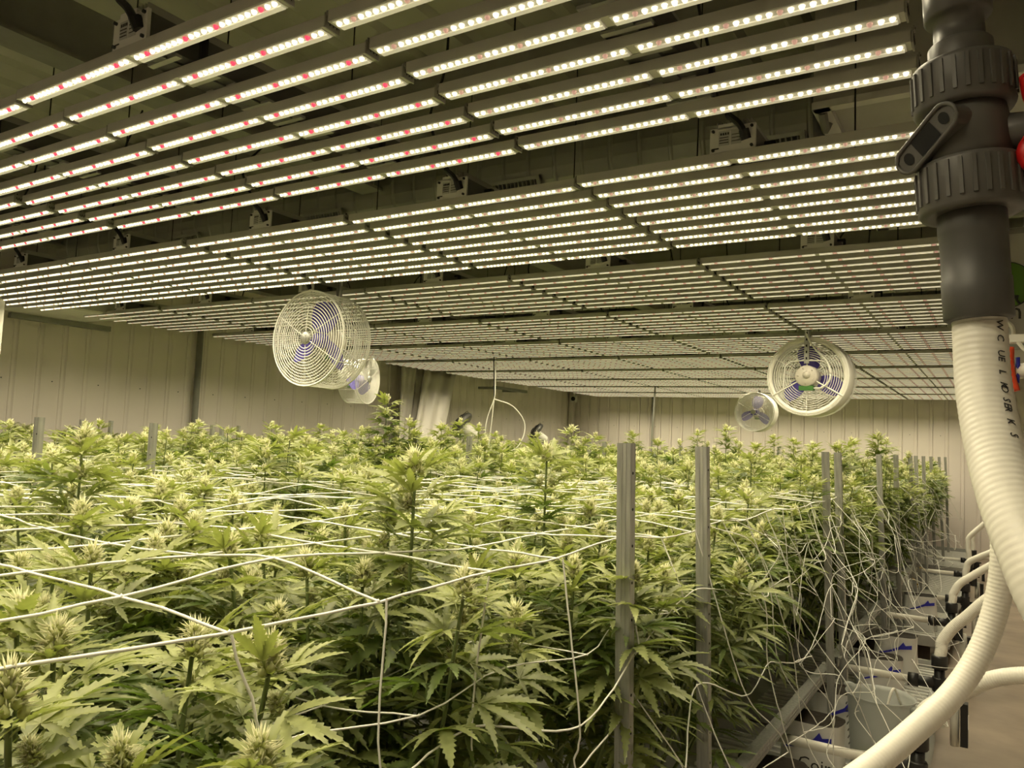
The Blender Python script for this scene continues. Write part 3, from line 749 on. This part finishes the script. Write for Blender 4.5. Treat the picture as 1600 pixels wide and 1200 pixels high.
for ri in range(26):
    for ci, xc in enumerate(cols):
        y = .08+.575*ri+float(rng.normal(0, .05)); x = xc+float(rng.normal(0, .05))
        if y > 14.75: continue
        px, py, dep = project(x, y, 1.35)
        if dep < .25 or px < -230 or px > 1650: continue
        if dep < 1.2 and py > 1750: continue
        side = 'from the right bench edge' 
        lab = 'bushy flowering plant with cream buds, %s row back, %s %s' % (ORD[ri], ORD[ci], side)
        if dep < 3.0:
            q = int(rng.integers(0, 5)); place_hi(HI[q], HIS[q], (x, y, 0), float(rng.uniform(0, 6.28)), lab, 'flowering plants under the net')
        else:
            q = int(rng.integers(0, 7)); place_lo(LOM[q], (x, y, 0), float(rng.uniform(0, 6.28)), lab, 'flowering plants under the net', float(rng.uniform(.96, 1.05)))
        nplant += 1
# tall shoots that rise above the net
def at_px(px, py, dep): p = px_depth(px, py, dep); return p
tall = [((650, 718), 1.62, 'tall flowering shoot with broad dark leaves, centre foreground', .15, 20), ((130, 684), 2.05, 'tall flowering shoot with drooping leaves beside the leftmost post', .14, 18), ((855, 705), 2.35, 'tall flowering shoot left of the two near right posts', .12, 20),
        ((605, 622), 5.3, 'tallest thin flowering shoot in front of the curtain, below the small fan', .14, 22), ((640, 660), 5.4, 'bushy tall shoot just right of the tallest one', .12, 22)]
for i, ((px, py), dep, lab, s1, nl) in enumerate(tall):
    p = px_depth(px, py, dep); pl = plan_tall(300+i, p[2]-.03, .16, nl, s1, 2 if i < 3 else 3)
    if dep < 3.4: place_hi(pl, stem_mesh(pl), (p[0], p[1], 0), .4*i, lab, 'tall shoots above the net', 'plant', 'tall_flowering_plant')
    else: place_lo(lo_meshes(pl), (p[0], p[1], 0), .4*i, lab, 'tall shoots above the net', 1, 'plant', 'tall_flowering_plant')
TL = [lo_meshes(plan_tall(400+s, 1.66, .2, 18, .115, 3)) for s in range(4)]
tips = [(15, 664, 5), (50, 672, 5.5), (155, 662, 6.2), (225, 684, 6.5), (300, 668, 6), (310, 662, 6.4), (425, 665, 6.6), (395, 690, 6.2), (500, 668, 7.6), (520, 680, 6), (565, 672, 7), (690, 668, 6.2), (748, 668, 7), (775, 680, 7.5), (720, 660, 7.2), (838, 680, 9), (893, 672, 6.2), (930, 682, 7), (988, 678, 8.5), (1028, 692, 6.5), (1090, 676, 9), (1135, 670, 7), (1150, 690, 9), (1210, 684, 9.5), (1240, 690, 8.5), (1270, 696, 7), (1330, 690, 6.6), (1372, 683, 6), (1385, 690, 7.5), (1430, 688, 6.5), (1450, 695, 7.5), (1480, 705, 9), (700, 672, 8.5), (350, 675, 8), (100, 676, 7.4), (1310, 700, 5), (1180, 700, 5.4), (460, 690, 5), (240, 668, 7.5)]
for i, (px, py, dep) in enumerate(tips):
    p = px_depth(px, py, dep)
    if p[0] < -7.7 or p[0] > -.8: continue
    lab = 'tall flowering shoot above the far canopy, %s of its kind counted from the left' % (ORD[i] if i < len(ORD) else 'a late one')
    place_lo(TL[i % 4], (p[0], p[1], 0), 1.1*i, None, 'tall shoots above the net', (p[2]-.02)/1.66, 'plant', 'tall_flowering_plant')
# label the far shoots by order from the left and distance
sh = [o for o in bpy.data.objects if o.name.startswith('tall_flowering_plant') and o.parent is None and 'label' not in o]
sh.sort(key=lambda o: project(*o.location[:2], 1.65)[0])
NUM = ORD+['twenty-eighth','twenty-ninth','thirtieth','thirty-first','thirty-second','thirty-third','thirty-fourth','thirty-fifth','thirty-sixth','thirty-seventh','thirty-eighth','thirty-ninth','fortieth']
for i, o in enumerate(sh): o['label'] = 'slim flowering shoot above the far canopy, %s from the left' % NUM[i]
# yellowed leaves by the right edge
for i, (px, py, X) in enumerate([(1433, 884, -.72), (1425, 902, -.73), (1440, 912, -.71), (1428, 922, -.73)]):
    p = px_x(px, py, X); tag(obj('yellow_leaf', geo_mesh('yellow_leaf', LEAF_HI[3], ['leaf_yellow']), None, p.tolist(), (R(30*i), R(25), i*1.3), .07), 'yellowed leaf at the right canopy edge, %s from the top' % ORD[i], 'leaf', 'yellowed leaves')

# ================================================================== trellis nets
def net_grid(name, label, nodes, rad, sub=4, knot=1.9, skip=0.0, first=0):
    """string net: smooth strands through the knots of a node grid"""
    nu, nv = nodes.shape[:2]; mb = MB(); k = rad*knot
    for i in range(nu):
        for j in range(first, nv):
            p = nodes[i, j]
            mb.add([p+(k, 0, 0), p-(k, 0, 0), p+(0, k, 0), p-(0, k, 0), p+(0, 0, k), p-(0, 0, k)], [(0,2,4),(2,1,4),(1,3,4),(3,0,4),(2,0,5),(1,2,5),(3,1,5),(0,3,5)])
    lines = [nodes[i] for i in range(nu)]+[nodes[:, j] for j in range(first, nv)]
    for L_ in lines:
        P = smooth_path(L_, sub*(len(L_)-1)) if sub > 1 else L_
        if sub > 3: P = P+np.cumsum(rng.normal(0, rad*.45, P.shape), 0)*0+rng.normal(0, rad*.35, P.shape)
        a = 0; per = max(1, sub)
        cuts = [q*per for q in range(len(L_)-1) if rng.random() < skip]
        for c_ in cuts+[len(P)-1]:
            if c_-a >= 1: mb.tube(P[a:c_+1], rad, 4, caps=False)
            a = c_+per
    return tag(mb.build(name, 'string', None, True), label, 'net')
PY, PX = .272, .235; NZ = EYE-.245
def flat_nodes(xa, nx, ya, ny, jit, sag):
    N = np.zeros((nx, ny, 3))
    for i in range(nx):
        for j in range(ny):
            N[i, j] = (xa-PX*i+rng.normal(0, jit), ya+PY*j+rng.normal(0, jit), NZ+rng.normal(0, jit*.7)-(sag*math.sin(math.pi*min(1, i/6.)) if i else 0))
    return N
net_grid('trellis_net', 'white string trellis net spread over the near right canopy', flat_nodes(-.765, 12, .067, 18, .011, -.012), .0022, 5)
net_grid('trellis_net', 'white string trellis net over the middle of the right canopy', flat_nodes(-.765, 12, .067+17*PY, 17, .018, .02), .0017, 1)
net_grid('trellis_net', 'white string trellis net over the far right canopy by the back wall', flat_nodes(-.765, 12, .067+33*PY, 19, .018, .02), .0017, 1)
net_grid('trellis_net', 'white string trellis net over the canopy along the left wall', flat_nodes(-3.6, 17, .8, 26, .02, .02), .0017, 1)
net_grid('trellis_net', 'white string trellis net over the far left canopy corner', flat_nodes(-3.6, 17, .8+25*PY, 27, .02, .02), .0017, 1)
# second, lower layer seen between the leaves
n2 = flat_nodes(-.80, 11, .2, 17, .02, .03); n2[:, :, 2] -= .22
net_grid('trellis_net', 'lower white string net half hidden among the near leaves', n2, .0016, 4)
def drape(name, label, ya, yb, rows, xtop, xout, drop, rad, jit, amp, seg=7, skip=.05, shift=0.0):
    ny = int(round((yb-ya)/PY))+1; N = np.zeros((ny, rows, 3))
    for i in range(ny):
        for j in range(rows):
            u = j/(rows-1); y = ya+PY*i
            N[i, j] = (xtop+(xout-xtop)*u**1.2+rng.normal(0, jit)*(j > 0), y+shift*u+rng.normal(0, jit)*(j > 0), NZ-drop*u+rng.normal(0, jit)*(j > 0)+.05*math.sin(y*3+u*4)*(j > 0))
    return net_grid(name, label, N, rad, seg, 1.9, skip, 1)
drape('draped_net', 'loose white net hanging down the near bench side in the foreground', .067+PY*1, .067+PY*6, 5, -.765, -.66, .95, .0022, .03, .03, 8, .12, .12)
drape('draped_net', 'tangled white net hanging between the two near posts and the rail', .067+PY*6, .067+PY*15, 5, -.765, -.48, .95, .0020, .045, .05, 8, .10, .25)
drape('draped_net', 'crumpled white net hanging over the right bench edge by the jug', .067+PY*12, .067+PY*22, 5, -.765, -.28, .85, .0016, .065, .07, 7, .12, -.3)
drape('draped_net', 'white net hanging down the far right bench edge', .067+PY*21, .067+PY*40, 4, -.765, -.45, .70, .0016, .07, .05, 5, .15, .1)
drape('draped_net', 'fine white net bunched up between the two middle right posts', .067+PY*8.5, .067+PY*19.5, 6, -.765, -.50, .80, .0015, .05, .05, 7, .10, .5)
# ================================================================== drain hoses and valve fittings at the tray ends
def ribbed(path, r, name, label, mat_='hose', rib=.0, cat='hose', pitch=.009, n=14):
    P = smooth_path(path, 120)
    d = np.concatenate([[0], np.cumsum(np.linalg.norm(np.diff(P, axis=0), axis=1))]); L = d[-1]
    m = max(10, int(L/pitch*4)) if rib else 80
    t = np.linspace(0, L, m); Q = np.stack([np.interp(t, d, P[:, k]) for k in range(3)], 1)
    for _ in range(6): Q[1:-1] = (Q[:-2]+Q[1:-1]*2+Q[2:])/4
    rad = r+rib*np.sin(2*np.pi*t/pitch) if rib else np.full(m, r)
    return tag(MB().tube(Q, r, n, rad=rad).build(name, mat_, None, True), label, cat), Q
MX = 1.25
o = tag(MB().lathe([(.045, 2.0), (.045, 14.6)], 16, 1, (MX, 0, .95)).build('manifold_pipe', 'hose', None, True), 'white manifold pipe along the right wall', 'pipe')
fits = [((1434, 1150), (1448, 1108), (1490, 1088), (1600, 1055), 3.52), ((1468, 1030), (1474, 1000), (1505, 968), (1600, 915), 4.83), ((1487, 946), (1491, 925), (1512, 904), (1600, 868), 6.6), ((1508, 915), (1510, 890), (1522, 874), (1600, 852), 7.9), ((1515, 880), (1513, 850), (1522, 832), (1600, 780), 10.0), ((1521, 862), (1520, 842), (1530, 824), (1600, 790), 12.4)]
fn = ['nearest', 'second', 'third', 'fourth', 'fifth', 'farthest']
for i, (a, b, c, d, Y) in enumerate(fits):
    A = px_y(*a, Y); B = px_y(*b, Y+.02); C = px_y(*c, Y+.02); D = px_y(*d, Y-.05)
    E_ = np.array([MX, Y-.1, .95])
    ribbed([A, A*.5+B*.5, B, C, D, (D+E_)/2+np.array([0, 0, .02]), E_], .030 if i < 2 else .027, 'drain_hose', 'white flexible hose arching from the %s tray fitting to the right' % fn[i], rib=.0006)
    t = thing('valve_fitting', 'black plumbing tee with valve at the %s tray end' % fn[i], 'fitting', (A[0], Y, 0), 0, 'black drain fittings on the tray ends')
    z = A[2]
    MB().lathe([(.036, z-.05), (.040, z-.045), (.040, z+.012), (.036, z+.02)], 16).build('coupling', 'fitting', t, True)
    MB().lathe([(.026, z-.24), (.026, z-.04)], 14).lathe([(.034, z-.17), (.036, z-.165), (.036, z-.10), (.034, z-.095)], 14).build('riser', 'fitting', t, True)
    MB().lathe([(.028, -.13), (.028, .0)], 14, 0, (0, 0, z-.13)).lathe([(.035, -.15), (.035, -.10)], 14, 0, (0, 0, z-.13)).build('side_branch', 'fitting', t, True)
    MB().lathe([(.020, -.55), (.020, -.14)], 12, 0, (0, 0, z-.13)).build('white_branch_pipe', 'hose', t, True)
    MB().box((.045, .03, z-.20), (.05, .06, .09)).build('valve_body', 'blackplastic', t)
    MB().box((.05, .03, z-.145), (.085, .022, .014)).build('valve_lever', 'blackplastic', t)
    MB().lathe([(.022, .12), (.022, z-.2)], 12, 2, (.07, .05, 0)).build('white_drain_pipe', 'hose', t, True)
    MB().box((.115, .02, z-.32), (.035, .06, .22)).build('backing_board', 'blackplastic', t)
    MB().box((.134, .0, z-.30), (.004, .025, .07)).build('tag_label', 'plate', t)

# ================================================================== the big grey valve and hoses near the lens
PB = px_y(1529, 495, 1.1); PT = px_y(1496, 20, 1.1)
axv = (PT-PB); axl = np.linalg.norm(axv); axv /= axl
t = thing('ball_valve', 'big dark grey plastic union ball valve with red handle, right foreground', 'valve', PB.tolist())
zq = Vector((0, 0, 1)).rotation_difference(Vector(axv.tolist())); t.rotation_mode = 'QUATERNION'; t.rotation_quaternion = zq
K = axl/475.0                        # metres for each picture row along the pipe
def H(y): return (495-y)*K
def r_(w): return w*.79e-3/2
MB().lathe([(r_(90), H(500)), (r_(97), H(498)), (r_(98), H(440)), (r_(95), H(438)), (r_(95), H(372)), (r_(98), H(370)), (r_(97), H(330))], 40).build('hose_socket', 'pvcdark', t, True)
def union_nut(ya, yb, w, name='union_nut'):
    mb = MB(); n = 40; r0 = r_(w); prof = [(r0*.80, H(yb)), (r0*.94, H(yb)), (r0*.99, H(yb-6)), (r0*.985, H(ya+8)), (r0*.97, H(ya+2)), (r0*.82, H(ya))]
    mb.lathe(prof, n); u = mb.build(name, 'pvc', t, True)
    hgt = H(ya+9)-H(yb-14)
    rbm = MB().box((0, 0, 0), (.0032, .0045, hgt)).mesh('grip_rib', 'pvc')
    for q in range(26):
        a = 2*math.pi*q/26; obj('grip_rib', rbm, u, (r0*math.cos(a), r0*math.sin(a), (H(ya+9)+H(yb-14))/2), (0, 0, a))
union_nut(262, 340, 150); union_nut(108, 182, 146)
body = MB(); body.lathe([(r_(118), H(265)), (r_(126), H(250)), (r_(128), H(228)), (r_(124), H(205)), (r_(116), H(180))], 40)
body.build('valve_body', 'pvc', t, True)
MB().lathe([(r_(92), H(112)), (r_(94), H(108)), (r_(93), H(76)), (r_(88), H(73)), (r_(74), H(72)), (r_(73), H(30)), (r_(92), H(32)), (r_(98), H(28)), (r_(98), H(-30))], 40).build('upper_pipe', 'pvc', t, True)
MB().lathe([(r_(80), H(-25)), (r_(80), H(-25)+.9)], 28).build('supply_pipe', 'pvcdark', t, True)
# frame for camera-facing side of the valve: towards the lens and to the right
to_cam = np.array([0, 0, EYE])-PB; to_cam[2] = 0; to_cam /= np.linalg.norm(to_cam)
right = np.array([-to_cam[1], to_cam[0], 0]); right = right if right[0] > 0 else -right
def loc(dr, dc, y): return (right*dr+to_cam*dc)*1.0+np.array([0, 0, H(y)])
lug = MB(); pts = [loc(-.063, .030, 250), loc(-.022, .062, 212)]
A_, B_ = np.array(pts[0]), np.array(pts[1]); dirv = (B_-A_)/np.linalg.norm(B_-A_); nrm = to_cam*.92+right*-.38; nrm -= dirv*(nrm@dirv); nrm /= np.linalg.norm(nrm); side = np.cross(nrm, dirv)
outl = []; 
for q in range(20):
    a = 2*math.pi*q/20; c0 = B_ if math.cos(a) > 0 else A_; outl.append(c0+dirv*.017*math.cos(a)+side*.017*math.sin(a))
def ring_faces(outer, inners): pass
th = nrm*.010
n_ = len(outl); lug.add(outl+[p_-nrm*.055 for p_ in outl], [tuple(range(n_))]+[(q, q+n_, (q+1) % n_+n_, (q+1) % n_) for q in range(n_)])
lo_ = lug.build('mounting_lug', 'pvc', t); 
rim = MB(); rim.tube([p_+nrm*.001 for p_ in outl], .0028, 6, closed=True); 
rim.build('lug_rim', 'pvc', lo_, True)
hl = MB()
for c0 in (A_, B_):
    cc = [c0+nrm*.0012+dirv*.0065*math.cos(2*math.pi*q/12)+side*.0085*math.sin(2*math.pi*q/12) for q in range(12)]; hl.add(cc, [tuple(range(12))])
mm = (A_+B_)/2; s_ = np.linalg.norm(B_-A_)*.27
hl.add([mm+nrm*.0012+dirv*u*s_+side*w*.0125 for u, w in ((-1, -1), (1, -1), (1, 1), (-1, 1))], [(0, 1, 2, 3)])
hl.build('lug_holes', 'hole', lo_)
# stem and red lever pointing right
MB().tube([loc(0, .0, 225), loc(.075, .0, 228), loc(.10, 0, 228)], .021, 16, rad=[.03, .022, .02]).build('valve_stem', 'pvc', t, True)
hd = MB(); P = [loc(.072, .03, 300), loc(.060, .032, 272), loc(.078, .034, 236), loc(.071, .032, 190), loc(.069, .030, 160)]
hd.tube(smooth_path(P, 20), .012, 10, rad=None); hd.tube(smooth_path([loc(.085, .0, 300), loc(.12, 0, 262), loc(.16, 0, 240)], 10), .012, 8)
hd.build('red_handle', 'redhandle', t, True)
# thick hose leaving the socket, bending right and towards the lens
hp = [px_depth(*p, d) for p, d in (((1529, 490), .955), ((1531, 520), .952), ((1536, 600), .93), ((1552, 690), .88), ((1577, 780), .82), ((1609, 860), .77), ((1650, 950), .73), ((1720, 1060), .70))]
e2 = hp[-1]; hp += [e2+np.array([.10, -.05, -.25]), e2+np.array([.32, -.08, -.62]), np.array([MX-.02, e2[1]+.1, .75])]
hose_o, HQ = ribbed(hp, .0300, 'supply_hose', 'thick white ribbed hose hanging from the grey valve at right', rib=.00025, pitch=.0085, n=28)
# its printed letters
for i, (ch, py) in enumerate([('W', 520), ('C', 540), ('U', 566), ('E', 574), ('L', 600), ('K', 622), ('O', 630), ('S', 648), ('E', 656), ('R', 664), ('K', 684), ('S', 706)]):
    k = min(range(len(HQ)), key=lambda q: abs(project(*HQ[q])[1]-py)); c = HQ[k]; T = HQ[min(k+3, len(HQ)-1)]-HQ[max(k-3, 0)]; T /= np.linalg.norm(T)
    tc = np.array([0, 0, EYE])-c; tc -= T*(tc@T); tc /= np.linalg.norm(tc); rg = np.cross(T, tc); rg = rg if (rg@MW[:, 0]) > 0 else -rg
    ang = R(42); nn = tc*math.cos(ang)+rg*math.sin(ang); pos = c+nn*.0308; xax = T; yax = np.cross(nn, T)
    mw = Matrix([[xax[q]*1.0, yax[q], nn[q], pos[q]] for q in range(3)]+[[0, 0, 0, 1]])
    obj('printed_letter', text_mesh(ch, .013, 'ink', .0002), hose_o, mw=mw)
lp = [px_depth(*p, d) for p, d in (((1508, 330), 1.22), ((1520, 440), 1.22), ((1531, 540), 1.24), ((1545, 640), 1.28), ((1560, 720), 1.32), ((1567, 800), 1.35), ((1567, 880), 1.35), ((1556, 950), 1.35), ((1530, 1022), 1.34), ((1488, 1085), 1.32), ((1430, 1140), 1.28), ((1365, 1195), 1.22), ((1270, 1262), 1.15), ((1150, 1345), 1.08))]
lp = [lp[0]+np.array([0, 0, .9])]+lp+[lp[-1]+np.array([-.02, -.25, -.30]), np.array([-.30, .2, .35]), np.array([-.3, .0, .25])]
ribbed(lp, .0205, 'looped_hose', 'white ribbed hose looping down in front of the drain fittings', rib=.0003, pitch=.0075, n=20)
# second valve handle and clip behind the hose
p = px_y(1576, 582, 3.6)
t = thing('lever_valve', 'small valve with orange red lever seen just right of the thick hose', 'valve', p.tolist())
hm = MB(); hm.tube(smooth_path([(0, 0, .10), (.0, 0, .04), (.006, 0, -.02), (.020, 0, -.075)], 16), .02, 10, rad=None); hm.build('lever', 'orangehandle', t, True)
MB().tube([(.03, .01, .06), (.03, .01, .0), (.028, .01, -.04)], .008, 8).build('blue_edge', 'blueprint', t, True)
MB().tube([(.0, .03, .0), (.10, .03, .02), (.25, .03, .02)], .03, 12).build('valve_pipe', 'hose', t, True)
MB().box((.06, .02, .135), (.20, .05, .03)).tube(smooth_path([(.03, 0, .12), (.06, 0, .085), (.09, 0, .12)], 10), .008, 6).build('pipe_clip', 'white', t)

# ================================================================== along the walls
# dark conduit on the left wall
c = px_x(307, 600, XL+.05)
tag(MB().lathe([(.035, .0), (.035, ZC-.05)], 12, 2, (XL+.06, c[1], 0)).build('conduit_pipe', 'steelgrey', None, True), 'dark vertical conduit on the left wall', 'conduit')
tag(MB().lathe([(.02, .0), (.02, ZC-.05)], 10, 2, (-6.1, YB-.05, 0)).build('conduit_pipe', 'steelgrey', None, True), 'thin vertical conduit on the back wall left of the far fan', 'conduit')
p = px_y(1115, 640, YB-.05)
# white plastic curtain hanging askew on the left wall
t = thing('plastic_curtain', 'white plastic sheet curtain hanging askew on the left wall', 'curtain', (0, 0, 0))
def sheet(name, corners, folds, amp, nu=30):
    V = []; F = []; (a, b, c_, d) = [np.array(q) for q in corners]   # top-left, top-right, bottom-right, bottom-left
    for j in range(9):
        v = j/8
        for i in range(nu+1):
            u = i/nu; p_ = (a+(b-a)*u)*(1-v)+(d+(c_-d)*u)*v; p_ = p_+np.array([amp*math.sin(u*folds*6.28+v*1.5)*(.6+.6*v)+.02*math.sin(u*17), 0, 0]); V.append(p_)
    for j in range(8):
        for i in range(nu): F.append((j*(nu+1)+i, j*(nu+1)+i+1, (j+1)*(nu+1)+i+1, (j+1)*(nu+1)+i))
    me = MB().add(V, F); o_ = me.build(name, 'curtain', t, True); m_ = o_.modifiers.new('thickness', 'SOLIDIFY'); m_.thickness = .004; return o_
xw = XL+.16
def pw(px, py, x=xw): return px_x(px, py, x)
sheet('main_sheet', (pw(664, 572, xw+.06), pw(714, 582, xw+.06), pw(686, 720, xw+.55), pw(640, 715, xw+.55)), 3, .010)
sheet('side_sheet', (pw(628, 560), pw(668, 572), pw(646, 720, xw+.3), pw(620, 715, xw+.3)), 4, .02)
MB().tube([pw(655, 568), pw(722, 584)], .02, 8).build('curtain_rail', 'galv', t)
# dark strut channels under the lights by the left wall
tag(MB().box((XL+.30, 3.95, EYE+.93), (.06, .95, .05)).build('strut_channel', 'steelgrey'), 'dark strut channel at the top of the left wall, left picture edge', 'strut')
tag(MB().box((XL+.45, 11.9, EYE+.88), (.06, 1.1, .05)).box((XL+.24, 11.5, EYE+.88), (.44, .04, .04)).box((XL+.24, 12.3, EYE+.88), (.44, .04, .04)).build('strut_channel', 'steelgrey'), 'dark strut channel far along the left wall, right of the curtain', 'strut')
tag(MB().box((XL+.75, 3.75, EYE+1.02), (.9, .9, .10)).box((XL+.75, 3.75, EYE+.965), (.8, .8, .012), 1).build('ceiling_cassette', ['unit', 'plate']), 'pale square cassette above the lights in the far left corner', 'air vent')
p = px_y(2, 490, 3.05)
tag(MB().box((p[0]-.02, p[1], EYE+.25), (.04, .04, 1.5)).build('hanging_rod', 'white'), 'pale vertical rod at the extreme left picture edge', 'rod')
# security camera in the far corner
t = thing('security_camera', 'small white security camera with black lens in the far corner', 'camera', (XL+.17, YB-.19, EYE+.905))
MB().box((0, 0, 0), (.13, .10, .15)).build('housing', 'white', t)
MB().lathe([(.045, 0), (.045, -.03), (.03, -.045), (0, -.048)], 18, 1, (.02, -.05, 0)).build('lens', 'blackplastic', t, True)
# wall fans peeking over the canopy
def wall_fan(px, py, x, label, s, hz):
    p = px_x(px, py, x); t = thing('oscillating_fan', label, 'fan', p.tolist(), R(hz), 'wall fans on the left wall')
    MB().lathe([(.0, -.10*s), (.12*s, -.09*s), (.20*s, -.03*s), (.21*s, .02*s), (.19*s, .04*s), (.0, .05*s)], 24, 0).build('fan_head', 'heatsink', t, True)
    MB().lathe([(.07*s, .02*s), (.09*s, .06*s), (.08*s, .24*s), (.04*s, .28*s), (.0, .285*s)], 20, 0, (0, 0, -.02*s)).build('motor_cover', 'white', t, True)
    for q in (.10, .15, .21): pass
    g = MB()
    for q in range(6): g.ring((-.105*s+.012*q*s, 0, 0), .04*s+.034*q*s, .004, 0, 24, 4)
    g.build('guard', 'blackplastic', t)
    MB().box((.15*s, 0, -.30), (.03, .03, .55)).build('stand_arm', 'steelgrey', t)
    t.rotation_euler = (0, R(32), R(hz))
wall_fan(722, 664, XL+.45, 'dark hooded wall fan with white body peeking above canopy right of curtain', 1.15, 25)
wall_fan(838, 676, XL+.45, 'smaller dark hooded wall fan with white body further right of the curtain', .95, 25)
# hanging cord with white loops
p = px_depth(770, 600, 9.2)
t = thing('extension_lead', 'black cord hanging from the lights with white loops, left of centre', 'cord', (p[0], p[1], 0))
MB().tube([(0, 0, LH+.3), (.0, 0, LH-.05), (.03, 0, EYE+.45)], .007, 5).build('cord', 'black', t)
MB().tube(smooth_path([(.015, .01, LH), (.03, .01, EYE+.6), (.03, 0, EYE+.45), (-.06, 0, EYE+.2), (-.09, 0, EYE-.15)], 20), .007, 5).build('white_cord', 'wire', t)
MB().tube(smooth_path([(.03, 0, EYE+.44), (.0, .01, EYE+.15), (-.03, .01, EYE-.15)], 14), .006, 5).build('white_cord', 'wire', t)
MB().tube(smooth_path([(.03, 0, EYE+.45), (.22, .1, EYE+.38), (.34, .18, EYE+.22), (.36, .18, EYE+.06), (.30, .14, EYE-.10), (.18, .1, EYE-.18)], 30), .007, 5).build('white_loop', 'wire', t)
p = px_depth(1019, 640, 12.6)
tag(MB().tube([(p[0]+.05, p[1], LH+.3), (p[0]+.03, p[1], EYE+.6), (p[0], p[1], EYE-.3)], .014, 6).build('hanging_rod', 'steelgrey'), 'thin dark rod hanging before the back wall, right of the corner', 'rod')
print('plants', nplant, 'objects', len(bpy.data.objects))
